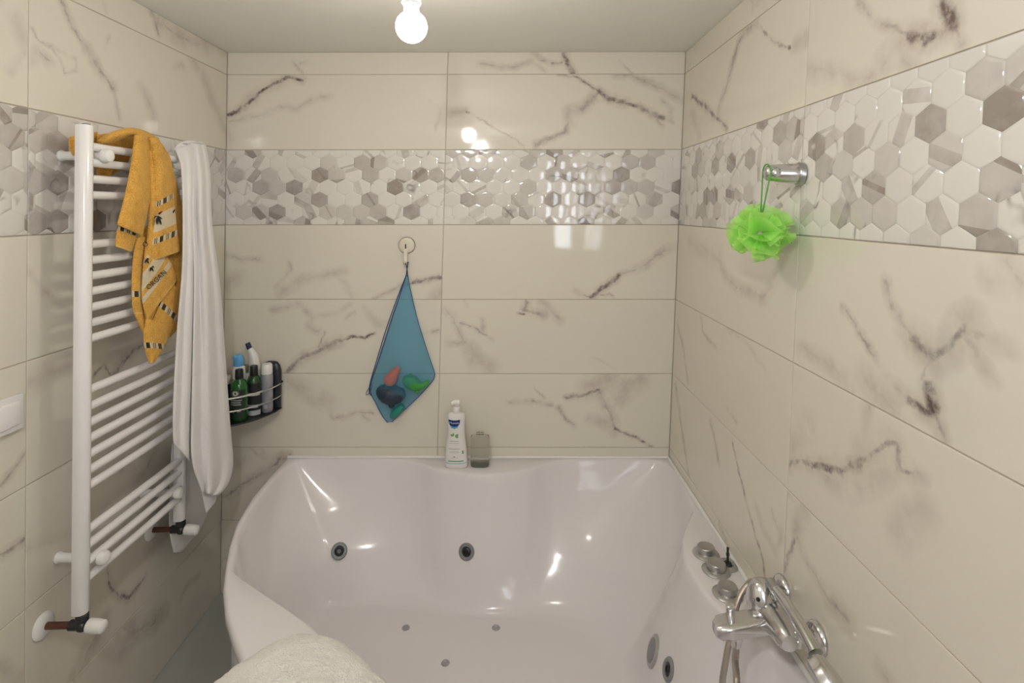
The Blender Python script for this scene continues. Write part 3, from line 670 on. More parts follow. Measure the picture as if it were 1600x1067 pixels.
for y in (YN, YF):
    q = Vector(rp(y, ZB)); wx = lean(0, ZB-.03)
    vl = MB().lathe([(.010,0), (.0145,-.004), (.0145,-.018), (.011,-.020), (.011,-.030)], q, (0,0,1), 16)
    vl.sphere(q+Vector((0,0,-.032)), .0155, 14, 10); vl.tube([q+Vector((-.004,0,-.032)), q+Vector((-.03,0,-.032))], .0125, 12); vl.tube([q+Vector((.0,0,-.032)), q+Vector((.018,0,-.032))], .011, 12)
    vo = vl.build('valve', M['valve'], rad)
    MB().lathe([(.012,0), (.0165,.003), (.0165,.026), (.0150,.040), (.010,.044)], q+Vector((.015,0,-.032)), (1,-.12,0), 18).build('valve_cap', M['whiteplastic'], vo)
    MB().tube([(wx+.002, y, ZB-.034), q+Vector((-.028,0,-.032))], .0085, 12).build('supply_pipe', M['pipe'], vo)
    MB().lathe([(.032,.0), (.032,.003), (.026,.009), (.012,.011)], (wx+.001, y, ZB-.034), (1,0,0), 24).build('pipe_collar', M['whiteplastic'], vo)

# ------------------------------------------------------------------ towels made of hanging folds
def terry_yellow():
    m, nt, b = newmat('yellow_terry'); N, L = nt.nodes, nt.links
    uv = N.new('ShaderNodeUVMap'); uv.uv_map = 'UVMap'; sp = N.new('ShaderNodeSeparateXYZ'); L.new(uv.outputs[0], sp.inputs[0])
    U_, V_ = sp.outputs[0], sp.outputs[1]
    def mth(op, a, b_, clamp=False):
        n = N.new('ShaderNodeMath'); n.operation = op; n.use_clamp = clamp
        for i, x in enumerate((a, b_)):
            if isinstance(x, (int, float)): n.inputs[i].default_value = x
            else: L.new(x, n.inputs[i])
        return n.outputs[0]
    def band(a, c): return mth('MULTIPLY', mth('GREATER_THAN', V_, a), mth('LESS_THAN', V_, c))
    tc = N.new('ShaderNodeTexCoord')
    nz = N.new('ShaderNodeTexNoise'); nz.inputs['Scale'].default_value = 45; nz.inputs['Detail'].default_value = 5; L.new(tc.outputs['Object'], nz.inputs['Vector'])
    fz = N.new('ShaderNodeTexNoise'); fz.inputs['Scale'].default_value = 330; fz.inputs['Detail'].default_value = 2; L.new(tc.outputs['Object'], fz.inputs['Vector'])
    m0 = N.new('ShaderNodeMix'); m0.data_type = 'RGBA'; L.new(mth('MULTIPLY', mth('SUBTRACT', mth('ADD', mth('MULTIPLY', nz.outputs['Fac'], .35), mth('MULTIPLY', fz.outputs['Fac'], .65)), .30), 2.4, True), m0.inputs[0])
    m0.inputs[6].default_value = (.50,.24,.04,1); m0.inputs[7].default_value = (.86,.50,.12,1)
    cream = (.66,.57,.40,1); blk = (.02,.018,.015,1); col = m0.outputs[2]
    def over(fac, c):
        nonlocal col
        x = N.new('ShaderNodeMix'); x.data_type = 'RGBA'; L.new(fac, x.inputs[0]); L.new(col, x.inputs[6]); x.inputs[7].default_value = c; col = x.outputs[2]
    hemf = mth('MULTIPLY', band(-.0005, .004), .6); over(hemf, (.80,.56,.22,1))
    bands = mth('MAXIMUM', band(.041, .055), band(.132, .145))
    over(bands, cream)
    # blocks and thin bars repeated along the woven strip
    fr_ = mth('FRACT', mth('MULTIPLY', U_, 34.0), 0.0)
    blockm = mth('LESS_THAN', fr_, .30)
    thin = mth('MULTIPLY', mth('GREATER_THAN', fr_, .48), mth('LESS_THAN', fr_, .86))
    thin = mth('MULTIPLY', thin, mth('LESS_THAN', mth('FRACT', mth('MULTIPLY', U_, 34.0*7), 0.0), .5))
    over(mth('MULTIPLY', bands, mth('MAXIMUM', blockm, thin)), blk)
    over(band(.070, .113), cream)
    L.new(col, b.inputs['Base Color']); b.inputs['Roughness'].default_value = .95; b.inputs['Specular IOR Level'].default_value = .1
    b.inputs['Sheen Weight'].default_value = .3; b.inputs['Sheen Tint'].default_value = (1,.75,.35,1)
    bp = N.new('ShaderNodeBump'); bp.inputs['Strength'].default_value = .8; bp.inputs['Distance'].default_value = .004
    L.new(fz.outputs['Fac'], bp.inputs['Height']); L.new(bp.outputs['Normal'], b.inputs['Normal'])
    return m
M['yellow'] = terry_yellow()
def flap(mb, uv, Lp, Rp, x0, bulge=.012, v0=.3, nr=26, nc=12, pleats=0, pamp=0, xl=None, xr=None, x_top=None, curl=0, rnd=0, u0=0, vmax=None, uconst=None):
    """A hanging fold of cloth between a left and a right edge (traced top to bottom), x0 m off the wall, its middle bulging out."""
    A = resample([(p[0], p[1], 0) for p in cr([(x, y, 0) for x, y in Lp], 6)], nr); B = resample([(p[0], p[1], 0) for p in cr([(x, y, 0) for x, y in Rp], 6)], nr)
    la = [0]; lb = [0]
    for i in range(1, nr): la.append(la[-1]+(A[i]-A[i-1]).length); lb.append(lb[-1]+(B[i]-B[i-1]).length)
    base = len(mb.v); rows = []
    for i in range(nr):
        row = []; t = i/(nr-1)
        for j in range(nc):
            s = j/(nc-1); p = A[i].lerp(B[i], s)
            x = x0 + (xl or 0)*(1-s) + (xr or 0)*s
            x += bulge*(1-(2*s-1)**2) + (pamp*math.cos(2*math.pi*pleats*s) if pleats else 0)*min(1, .4+t)
            x += curl*max(0, t-.8)*5*.01
            if x_top is not None: x += (x_top-x0)*max(0, 1-t*6)**1.5
            if rnd: x += rnd*noise.noise((s*3+u0, t*6, x0*40))
            q = at(p.x, p.y, 0, x); row.append(q)
            d = (la[-1]-la[i])*(1-s)+(lb[-1]-lb[i])*s
            vv = v0+d/640; uv.append((uconst if uconst else u0+s*(A[i]-B[i]).length/640, min(vv, vmax) if vmax else vv))
        rows.append(row)
    mb.grid(rows)
yt = thing('hand_towel', at(232, 400, 0, .15), 'mustard yellow terry towel with bamboo bands draped over the radiator', 'towel')
mb, uv = MB(), []
flap(mb, uv, [(108,214),(107,228),(113,243)], [(152,205),(153,222),(150,246)], .060, .01, .3, 14)
flap(mb, uv, [(150,210),(150,245),(152,286)], [(212,203),(205,240),(196,262)], .066, .012, .3, 18, pleats=2, pamp=.004)
flap(mb, uv, [(150,222),(165,211),(185,203),(205,200),(225,204),(243,214),(257,231),(266,252),(270,275)], [(172,228),(186,219),(200,213),(213,214),(224,222),(232,236),(238,254),(241,275),(243,295)], .118, .022, .3, 34, 10, x_top=.085)
flap(mb, uv, [(214,372),(209,430),(214,490),(233,540)], [(270,300),(288,420),(286,480),(256,536)], .126, .006, .3, 24, 10)
flap(mb, uv, [(255,228),(262,300),(268,370),(272,430),(276,480)], [(264,242),(284,320),(297,400),(302,436),(290,478)], .132, .010, .3, 30, 8, u0=.31)
flap(mb, uv, [(212,370),(206,420),(206,470),(210,490),(224,520)], [(228,370),(226,420),(224,470),(224,500),(230,524)], .132, .008, -.053, 30, 8, u0=.17, vmax=.062)
flap(mb, uv, [(264,440),(254,462),(246,480),(238,503)], [(290,458),(292,480),(291,497),(264,529)], .136, .010, .0, 24, 12, u0=.05, vmax=.062)
flap(mb, uv, [(228,496),(224,518),(225,540),(234,568)], [(262,510),(262,525),(257,542),(240,567)], .142, .010, .0, 24, 12, u0=.23, vmax=.062)
flap(mb, uv, [(184,346),(181,368),(180,385)], [(215,356),(213,372),(205,394)], .138, .008, .0, 18, 10, u0=.11, vmax=.062)
flap(mb, uv, [(227,380),(222,430),(221,466),(229,500)], [(252,390),(264,406),(271,420),(277,437)], .145, .012, .0, 28, 14, u0=.012, rnd=.004, uconst=.39/34)
flap(mb, uv, [(228,232),(233,290),(232,345),(227,402)], [(246,240),(249,290),(248,345),(242,402)], .143, .012, .3, 30, 8)
flap(mb, uv, [(210,210),(203,262),(194,306),(182,351)], [(234,212),(234,262),(235,310),(222,369)], .148, .014, .16, 30, 10)
flap(mb, uv, [(230,216),(239,262),(241,300),(240,340),(236,375),(233,410)], [(246,214),(262,250),(270,300),(275,345),(279,372),(282,393)], .152, .014, .0, 34, 14, u0=.008, rnd=.004)
ysheet = mb.build('terry_cloth', M['yellow'], yt, auto=80, uv=uv, recalc=False, solid=.005, subsurf=1)
# printed bamboo leaves and woven letters lying on the cloth
M['ink'] = mat('black_weave', (.025,.022,.018), .9)
def leaf(mb, u, v, ang, ln, wd, x):
    c, s = math.cos(ang), math.sin(ang); P = []
    out = [(0,0), (.25,wd), (.6,wd*.8), (1,0), (.6,-wd*.8), (.25,-wd)]
    P = [at(u+(a*c-b2*s)*ln, v+(a*s+b2*c)*ln, 0, x+.0035) for a, b2 in out] + [at(u+(a*c-b2*s)*ln, v+(a*s+b2*c)*ln, 0, x+.002) for a, b2 in out]
    n = 6; mb.add(P, [tuple(range(n)), tuple(range(n, 2*n))[::-1]] + [(i, (i+1) % n, n+(i+1) % n, n+i) for i in range(n)])
def sprig(cu, cv, x, spec):
    mb = MB()
    for du, dv, an, ln in spec: leaf(mb, cu+du, cv+dv, math.radians(an), ln, .17, x)
    mb.build('bamboo_print', M['ink'], ysheet, smooth=False)
sprig(246, 339, .1665, [(0,0,60,14),(0,0,95,13),(-2,-1,20,11),(1,-4,-35,9),(-1,-2,140,7)])
sprig(268, 338, .1585, [(0,0,70,9),(1,0,100,8),(2,-5,-60,8)])
sprig(228, 404, .152, [(0,0,60,10),(1,-1,35,9),(0,2,110,7)])
sprig(236, 417, .156, [(0,0,60,9),(1,-1,20,9),(0,0,100,8)])
def text_mesh(s, size):
    cu = bpy.data.curves.new('t', 'FONT'); cu.body = s; cu.size = size; cu.extrude = size*.03; cu.align_x = 'CENTER'; cu.align_y = 'CENTER'; cu.resolution_u = 3
    o = bpy.data.objects.new('t', cu); COL.objects.link(o)
    dg = bpy.context.evaluated_depsgraph_get(); dg.update()
    me = bpy.data.meshes.new_from_object(o.evaluated_get(dg)); bpy.data.objects.remove(o); bpy.data.curves.remove(cu)
    return me
def text_px(s, u, v, size_px, ang, x, parent, name, m):
    """Lettering lying in a plane parallel to the left wall."""
    me = text_mesh(s, 1.0); c, sn = math.cos(ang), math.sin(ang)
    for vt in me.vertices:
        a, b2, e = vt.co.x*size_px, -vt.co.y*size_px, vt.co.z
        vt.co = at(u+a*c-b2*sn, v+a*sn+b2*c, 0, x+e*.02)
    o = bpy.data.objects.new(name, me); COL.objects.link(o); me.materials.append(m)
    o.parent = parent; o.matrix_parent_inverse = parent.matrix_world.inverted(); return o
text_px('ORGAN', 244.5, 437.5, 11, math.radians(-43), .163, ysheet, 'lettering', M['ink'])
text_px('O', 227, 382, 11, math.radians(-15), .156, ysheet, 'lettering', M['ink'])

wt = thing('bath_towel', at(310, 500, 0, .18), 'long white bath towel hanging over the far end of the radiator', 'towel')
mb, uv = MB(), []
flap(mb, uv, [(268,690),(265,760),(264,824),(271,864)], [(326,690),(328,760),(322,812),(281,864)], .045, .006, .3, 20, 10)
flap(mb, uv, [(300,690),(312,755),(322,803)], [(342,690),(343,750),(336,785)], .165, .008, .3, 14, 8)
flap(mb, uv, [(272,232),(282,260),(285,330),(284,420),(277,510),(272,600),(270,660),(271,693)], [(302,222),(306,262),(305,340),(306,430),(305,520),(303,600),(300,660),(299,724)], .168, .010, .3, 44, 16, pleats=1.5, pamp=.005, x_top=.12)
flap(mb, uv, [(296,222),(300,262),(300,340),(303,430),(302,520),(300,600),(299,660),(300,722),(316,770)], [(321,225),(328,270),(331,350),(344,450),(352,560),(359,660),(364,728),(352,764),(337,775)], .178, .016, .3, 48, 22, pleats=2.2, pamp=.007, x_top=.12, rnd=.006)
flap(mb, uv, [(270,236),(276,226),(288,221),(300,221)], [(318,234),(320,226),(318,223),(312,222)], .105, .012, .3, 12, 10)
wsheet = mb.build('terry_cloth', M['wtowel'], wt, auto=80, recalc=False, solid=.006, subsurf=1)

# towel lying folded on the front rim
ft = None
def rim_towel():
    NXg, NYg = 150, 130; mb = MB(); cx_, cy_ = .735, -1.215; ang = math.radians(-38); c, s = math.cos(ang), math.sin(ang)
    top, bot = [], []
    for i in range(NYg+1):
        rt, rb = [], []
        for j in range(NXg+1):
            a, b2 = 2*j/NXg-1, 2*i/NYg-1
            # square to superellipse
            k = max(abs(a), abs(b2)); l = (abs(a)**3.0+abs(b2)**3.0)**(1/3.0)
            f = k/l if l > 1e-6 else 0
            a2, b3 = a*f, b2*f
            wob = 1+.045*noise.noise((a2*2.2, b3*2.2, 3))+.020*noise.noise((a2*13, b3*13, 6))*k**4
            X, Y = a2*.205*wob, b3*.185*wob
            x, y = cx_+X*c-Y*s, cy_+X*s+Y*c
            r = k
            hgt = .088*(1-r**5)**.55 if r < 1 else 0
            hgt += (.010*noise.noise((x*9, y*9, 1)) + .005*noise.noise((x*28, y*28, 5)) + .0030*noise.noise((x*95, y*95, 9)))*(1-r**6)
            fold = .012*max(0, 1-abs((X+Y*.25)-.085)/.03)
            z = .566+max(0, hgt-fold*(1-r**8))
            rt.append((x, y, z)); rb.append((x, y, .564))
        top.append(rt); bot.append(rb)
    nr, nc = NYg+1, NXg+1
    mb.grid(top); mb.grid(bot)
    o_ = nr*nc
    edge = [(0, j) for j in range(nc)] + [(i, nc-1) for i in range(1, nr)] + [(nr-1, j) for j in range(nc-2, -1, -1)] + [(i, 0) for i in range(nr-2, 0, -1)]
    ids = [i*nc+j for i, j in edge]
    mb.f += [(ids[k], ids[(k+1) % len(ids)], ids[(k+1) % len(ids)]+o_, ids[k]+o_) for k in range(len(ids))]
    return mb
ft = thing('folded_towel', (.735, -1.215, .564), 'thick cream-white towel bunched on the front rim of the bath', 'towel')
rim_towel().build('terry_cloth', M['btowel'], ft, auto=80)

# ------------------------------------------------------------------ light switch
sw = thing('light_switch', (.012, -1.02, 1.09), 'white light switch plate on the left wall near the radiator', 'switch')
z_ = 1.091; xw = lean(0, z_)
MB().box((xw+.006, -1.017, z_), (.011, .162, .082)).build('frame', M['enamel'], sw, bevel=.0025)
for y in (-.977, -1.057):
    MB().box((xw+.012, y, z_), (.006, .056, .056)).build('rocker', M['enamel'], sw, bevel=.0015)

# ------------------------------------------------------------------ corner caddy and bottles
CZ = .768
cad = thing('corner_caddy', (.12, -.12, CZ), 'curved chrome wire shower caddy in the back left corner', 'caddy')
x_l = lean(0, CZ)+.004
def arc(r, n=22, z=CZ): return [(x_l+r*math.sin(math.radians(3+84*i/(n-1))), -.006-r*math.cos(math.radians(3+84*i/(n-1))), z) for i in range(n)]
CR_ = .242
MB().tube(arc(CR_, z=CZ), .0032, 8).build('base_rail', M['valve'], cad)
MB().tube(arc(CR_, z=CZ+.052), .003, 8).build('rail', M['chrome'], cad)
MB().tube(arc(CR_, z=CZ+.100), .0036, 8).build('rail', M['chrome'], cad)
for i in (0, 21):
    a = arc(CR_)[i]; MB().tube([a, (a[0], a[1], CZ+.103)], .0036, 8).build('upright', M['chrome'], cad)
    MB().lathe([(.007,0), (.008,.003), (.005,.007)], (a[0], a[1], CZ+.102), n=12).build('end_stop', M['black'], cad)
pl = arc(CR_-.002); plate = MB()
plate.add([(x_l+.002, -.006, CZ-.002)]+[(p[0], p[1], CZ-.002) for p in pl]+[(x_l+.002, -.006, CZ+.001)]+[(p[0], p[1], CZ+.001) for p in pl],
          [tuple(range(23))[::-1], tuple(range(23, 46))]+[(i, (i+1) % 23, 23+(i+1) % 23, 23+i) for i in range(23)])
plate.build('base_plate', M['black'], cad, smooth=False)
M['greenbottle'] = mat('green_translucent_plastic', (.010,.10,.016), .14, coat=.4)
M['greenbottle2'] = mat('dark_green_plastic', (.008,.055,.012), .16, coat=.4)
M['whitebottle'] = mat('white_bottle', (.78,.76,.73), .3)
M['bluecap'] = mat('sky_blue_cap', (.13,.40,.70), .35)
M['navy'] = mat('navy_plastic', (.012,.018,.07), .35)
M['navyblack'] = mat('navy_black_plastic', (.012,.013,.020), .3, coat=.3)
M['greyclear'] = mat('grey_translucent_plastic', (.30,.305,.33), .2, coat=.3)
M['labeldark'] = mat('dark_label', (.015,.035,.025), .4)
M['labelblk'] = mat('black_label', (.018,.014,.02), .4)
M['labelgrey'] = mat('silver_label', (.42,.43,.44), .4)
M['cream'] = mat('cream_print', (.62,.60,.50), .5)
M['olive'] = mat('olive_cap', (.20,.18,.10), .5)
BZ = CZ+.0015
def bpos(u, y): return Vector((at(u, 620, 1, y).x, y, BZ))
def wrap(o, r, a0, a1, z0, z1, sx=1, sy=1, off=.0006, n=10):
    """Label patch on a round body; angle 0 faces the viewer (-y)."""
    return [[(o[0]+(r+off)*sx*math.sin(math.radians(a0+(a1-a0)*j/n)), o[1]-(r+off)*sy*math.cos(math.radians(a0+(a1-a0)*j/n)), o[2]+z) for j in range(n+1)] for z in (z0, z1)]
# tall green bottle in front
p = bpos(374, -.142)
t = thing('shampoo_bottle', p, 'bright green bottle with black cap and flower label in the caddy', 'bottle')
body = MB().lathe([(.028,0), (.031,.004), (.0315,.10), (.0305,.125), (.025,.142), (.014,.152), (.013,.156)], p).build('body', M['greenbottle'], t)
MB().lathe([(.0145,.154), (.0150,.156), (.0142,.186), (.013,.189)], p).build('cap', M['black'], t)
MB().grid(wrap(p, .0315, -62, 62, .010, .118)).build('label', M['labeldark'], t)
fl = MB()
for k in range(14):
    a = 2*math.pi*k/14; q = [(math.cos(a+d)*r, math.sin(a+d)*r) for d, r in ((-.2,.008), (0,.0165), (.2,.008))]
    fl.add([(p.x+(.0326)*math.sin(x/.0326), p.y-.0326*math.cos(x/.0326), BZ+.106+z*.8) for x, z in q], [(0,1,2)])
fl.add([(p.x+.0327*math.sin(.0095*math.cos(2*math.pi*k/16)/.0327), p.y-.0327*math.cos(.0095*math.cos(2*math.pi*k/16)/.0327), BZ+.106+.0076*math.sin(2*math.pi*k/16)) for k in range(16)], [tuple(range(16))])
fl.build('flower_print', M['cream'], t, smooth=False)
pr = MB()
for z, a in ((.078,40), (.070,32), (.062,36)): pr.grid(wrap(p, .0315, -a, a, z, z+.0035, off=.0011))
pr.grid(wrap(p, .0315, -30, -8, .034, .042, off=.0011)); pr.grid(wrap(p, .0315, 10, 34, .036, .042, off=.0011))
pr.build('label_print', M['labelgrey'], t)
# darker green bottle
p = bpos(397, -.092)
t = thing('shower_gel_bottle', p, 'dark green bottle with black cap and black label in the caddy', 'bottle')
MB().lathe([(.023,0), (.0255,.004), (.026,.115), (.024,.135), (.018,.148), (.012,.153)], p).build('body', M['greenbottle2'], t)
MB().lathe([(.0145,.152), (.0150,.154), (.0145,.186), (.013,.189)], p).build('cap', M['black'], t)
MB().grid(wrap(p, .0262, -80, 80, .026, .125)).build('label', M['labelblk'], t)
for a_, z0, z1 in ((75,.078,.090), (55,.032,.044), (80,.003,.022)): MB().grid(wrap(p, .0262, -a_, a_, z0, z1, off=.0011)).build('silver_band', M['labelgrey'], t)
# grey bottle with white cap
p = bpos(417.5, -.062)
t = thing('toner_bottle', p, 'slim grey translucent bottle with white cap in the caddy', 'bottle')
MB().lathe([(.019,0), (.022,.004), (.0225,.140), (.021,.148), (.019,.150)], p).build('body', M['greyclear'], t)
MB().lathe([(.0205,.149), (.0212,.151), (.0205,.182), (.017,.188)], p).build('cap', M['whiteplastic'], t)
lb = MB(); lb.grid(wrap(p, .0225, -12, 22, .018, .034)); lb.build('label', M['labelgrey'], t)
# flat black bottle behind
p = bpos(425, -.0245)
t = thing('hair_gel_bottle', p, 'flat navy-black bottle with rounded top beside the wall in the caddy', 'bottle')
MB().lathe([(.034,0), (.037,.004), (.0385,.12), (.038,.150), (.033,.172), (.024,.184), (.012,.188)], p, sy=.42, power=2.6).build('body', M['navyblack'], t)
MB().lathe([(.0386,.138), (.0388,.139), (.0386,.140)], p, sy=.43, power=2.6).build('cap_seam', M['black'], t)
# white pump with blue top
p = bpos(373.5, -.075)
t = thing('lotion_bottle', p, 'white bottle with sky blue pump top at the rear of the caddy', 'bottle')
MB().lathe([(.022,0), (.0245,.004), (.0245,.150), (.0225,.178), (.018,.184)], p).build('body', M['whitebottle'], t)
c_ = MB().lathe([(.0185,.183), (.0192,.185), (.0185,.212), (.0160,.222), (.011,.227)], p)
c_.box((p.x-.004, p.y-.012, p.z+.219), (.016, .026, .010), Matrix.Rotation(.5, 3, 'Y'))
c_.build('pump_top', M['bluecap'], t)
# white spray bottle with angled neck
p = bpos(398, -.036)
t = thing('cleaner_bottle', p, 'white angled-neck bottle with navy nozzle at the rear of the caddy', 'bottle')
nk = MB().tube([p+Vector((0,0,.0)), p+Vector((0,0,.10)), p+Vector((.004,0,.17)), p+Vector((-.004,0,.215)), p+Vector((-.020,0,.245))], [.024,.0245,.023,.017,.009], 20)
nk.build('body', M['whitebottle'], t)
MB().tube([p+Vector((-.018,0,.240)), p+Vector((-.027,0,.263))], [.0105,.0095], 16).build('nozzle', M['navy'], t)
# two half hidden ones
p = bpos(385, -.022)
t = thing('travel_bottle', p, 'small bottle with olive cap hidden behind the green bottles', 'bottle')
MB().lathe([(.011,0), (.0125,.003), (.0125,.135), (.009,.142)], p).build('body', M['whitebottle'], t)
MB().lathe([(.0095,.141), (.0105,.143), (.0105,.168), (.008,.172)], p).build('cap', M['olive'], t)
p = bpos(351, -.110)
t = thing('cream_jar', p, 'navy tub at the towel end of the caddy', 'jar')
MB().lathe([(.019,0), (.0205,.003), (.0205,.120), (.019,.124)], p).build('body', M['navy'], t)
MB().lathe([(.0205,.1235), (.0215,.125), (.0215,.150), (.019,.153)], p).build('lid', M['cream'], t)

# ------------------------------------------------------------------ bottles on the bath ledge
BY = -.080
p = Vector((at(713, 700, 1, BY).x, BY, RZ+.0005))
t = thing('pump_bottle', p, 'white lotion pump bottle with navy badge standing on the bath ledge', 'bottle')
PROF = [(.040,0), (.0452,.004), (.0448,.022), (.0415,.070), (.0345,.115), (.0325,.150), (.0350,.185), (.0352,.198), (.031,.207), (.020,.211), (.012,.213)]
SY = .56
MB().lathe(PROF, p, n=36, sy=SY, power=2.3).build('body', M['whitebottle'], t)
pump = MB().lathe([(.0135,.211), (.0145,.213), (.0142,.232), (.012,.236), (.006,.237), (.006,.246)], p, n=20).build('pump_collar', M['whiteplastic'], t)
sp_ = MB().tube([p+Vector((.012,0,.250)), p+Vector((-.006,-.004,.252)), p+Vector((-.018,-.007,.248))], [.0105,.010,.007], 14); sp_.tube([p+Vector((.002,0,.240)), p+Vector((.002,0,.251))], .0085, 14)
sp_.build('pump_head', M['whiteplastic'], t)
def prof_r(z):
    for (r0, z0), (r1, z1) in zip(PROF, PROF[1:]):
        if z0 <= z <= z1: return r0+(r1-r0)*(z-z0)/(z1-z0)
    return PROF[-1][0]
def face(x, z, off=.0006):
    r = prof_r(z); q = min(.98, abs(x)/r); y = r*SY*(1-q**2.3)**(1/2.3)
    return (p.x+x, p.y-y-off, p.z+z)
def decal(name, poly, m, off=.0006, parent=None):
    """Flat print in (x, z) wrapped on the bottle's front."""
    bm = bmesh.new(); vs = [bm.verts.new((x, 0, z)) for x, z in poly]; bm.faces.new(vs)
    for k in range(-8, 9):
        g = bm.verts[:]+bm.edges[:]+bm.faces[:]; bmesh.ops.bisect_plane(bm, geom=g, plane_co=(k*.0045, 0, 0), plane_no=(1,0,0))
    for k in range(0, 30):
        g = bm.verts[:]+bm.edges[:]+bm.faces[:]; bmesh.ops.bisect_plane(bm, geom=g, plane_co=(0, 0, k*.008), plane_no=(0,0,1))
    mb = MB(); bm.verts.index_update(); mb.add([face(v.co.x, v.co.z, off) for v in bm.verts], [tuple(v.index for v in f.verts) for f in bm.faces]); bm.free()
    return mb.build(name, m, parent or t, auto=60)
M['badge'] = mat('navy_badge', (.012,.03,.17), .3); M['lblue'] = mat('light_blue_print', (.10,.36,.62), .4); M['lgreen'] = mat('leaf_green_print', (.14,.36,.13), .5)
M['tgrey'] = mat('grey_print', (.34,.33,.36), .5); M['wprint'] = mat('white_print', (.85,.85,.86), .4)
XO = -.006
decal('lower_badge', [(XO-.019,.170),(XO+.019,.170),(XO+.012,.158),(XO,.153),(XO-.012,.158)], M['lblue'], .0005)
bd = decal('badge', [(XO-.0235,.190),(XO-.012,.188),(XO,.187),(XO+.012,.188),(XO+.0225,.190),(XO+.0215,.174),(XO+.013,.165),(XO,.162),(XO-.013,.165),(XO-.0215,.174)], M['badge'], .0009)
def bottle_text(s, x, z, size, m, name, off=.0013):
    me = text_mesh(s, size)
    for v in me.vertices: v.co = face(x+v.co.x, z+v.co.y, off)
    o = bpy.data.objects.new(name, me); COL.objects.link(o); me.materials.append(m); o.parent = t; o.matrix_parent_inverse = t.matrix_world.inverted()
bottle_text('Mustela', XO, .177, .0125, M['wprint'], 'lettering')
for an, sc_, dx in ((150,1,-.004), (95,1,-.003), (25,1.25,.002), (-20,1.1,.003)):
    c, s = math.cos(math.radians(an)), math.sin(math.radians(an)); q = [(0,0), (.4,.28), (.8,.25), (1,0), (.75,-.25), (.35,-.28)]
    decal('leaf_print', [(XO+dx+(a*c-b2*s)*.013*sc_, .125+(a*s+b2*c)*.013*sc_) for a, b2 in q], M['lgreen'], .0007)
for z, hw_, hh in ((.106,.017,.0022), (.098,.018,.0012), (.077,.022,.0022), (.069,.016,.0012), (.0635,.020,.0012), (.0475,.004,.004), (.043,.015,.0009)):
    decal('small_print', [(XO-hw_,z-hh/2),(XO+hw_,z-hh/2),(XO+hw_,z+hh/2),(XO-hw_,z+hh/2)], M['tgrey'])
decal('green_stripe', [(-.030,.0285),(.030,.0285),(.030,.0325),(-.030,.0325)], M['lgreen']); decal('blue_stripe', [(-.041,.0205),(.041,.0205),(.041,.0225),(-.041,.0225)], M['lblue'])
decal('side_print', [(.024,.058),(.030,.058),(.030,.070),(.024,.070)], M['lgreen'])
p2 = Vector((at(750, 700, 1, -.076).x, -.076, RZ+.0005))
gm, nt, b = newmat('green_grey_glass'); b.inputs['Base Color'].default_value = (.80,.80,.75,1); b.inputs['Transmission Weight'].default_value = .88; b.inputs['Roughness'].default_value = .10; b.inputs['IOR'].default_value = 1.25
t = thing('glass_bottle', p2, 'short green-grey translucent bottle right of the pump bottle on the ledge', 'bottle')
MB().lathe([(.030,0), (.0345,.003), (.0365,.010), (.0372,.060), (.0372,.108), (.0350,.116), (.024,.121), (.015,.123), (.0145,.131), (.012,.132)], p2, n=36, sy=.55, power=4).build('body', gm, t)
gl, nt, b = newmat('green_soap_liquid'); b.inputs['Base Color'].default_value = (.14,.16,.06,1); b.inputs['Transmission Weight'].default_value = .3; b.inputs['Roughness'].default_value = .3
MB().lathe([(.029,.002), (.0335,.005), (.0335,.016), (.030,.018)], p2, n=30, sy=.5, power=4).build('liquid', gl, t)

# ------------------------------------------------------------------ suction hook and toy bag
hp = at(636, 383, 1, 0)
t = thing('suction_hook', hp, 'round cream suction hook stuck to the back wall', 'hook')
MB().lathe([(.033,0), (.0335,.004), (.031,.007)], hp+Vector((0,-.0005,0)), (0,-1,0), 32).build('suction_rim', M['valve'], t)
MB().lathe([(.0318,.004), (.0318,.008), (.027,.012), (.012,.0135)], hp+Vector((0,-.0005,0)), (0,-1,0), 32).build('disc', M['creamplastic'], t)
MB().box(hp+Vector((-.003,-.0145,-.004)), (.0045,.002,.018)).build('slot', M['black'], t, smooth=False)
tb = at(635, 408, 1, -.018)
MB().grid([[(hp.x-.003+w_, hp.y-d, z) for w_ in (-.008, -.003, .003, .008)] for d, z in ((.0135, hp.z-.012), (.0150, hp.z-.03), (.017, hp.z-.05), (.021, tb.z-.002), (.028, tb.z-.006), (.033, tb.z+.002))]).build('hook_tab', M['creamplastic'], t, solid=.003)

bag = thing('toy_bag', at(607, 660, 1, -.03), 'blue mesh bag of bath toys hanging from the suction hook', 'bag')
bm_, nt, b = newmat('blue_mesh_fabric'); N, L = nt.nodes, nt.links
tr = N.new('ShaderNodeBsdfTransparent'); tr.inputs[0].default_value = (.80,.93,.98,1); mxs = N.new('ShaderNodeMixShader')
b.inputs['Base Color'].default_value = (.14,.42,.62,1); b.inputs['Roughness'].default_value = .6
uvn = N.new('ShaderNodeTexCoord'); wv = N.new('ShaderNodeTexWave'); wv.wave_type = 'BANDS'; wv.bands_direction = 'Z'; wv.inputs['Scale'].default_value = 110; wv.inputs['Distortion'].default_value = 1.0
wn = N.new('ShaderNodeTexNoise'); wn.inputs['Scale'].default_value = 14
L.new(uvn.outputs['Object'], wv.inputs['Vector']); L.new(uvn.outputs['Object'], wn.inputs['Vector'])
m1 = N.new('ShaderNodeMath'); m1.operation = 'MULTIPLY'; m1.inputs[1].default_value = .14; L.new(wv.outputs['Fac'], m1.inputs[0])
m2 = N.new('ShaderNodeMath'); m2.operation = 'ADD'; m2.inputs[1].default_value = .16; L.new(m1.outputs[0], m2.inputs[0])
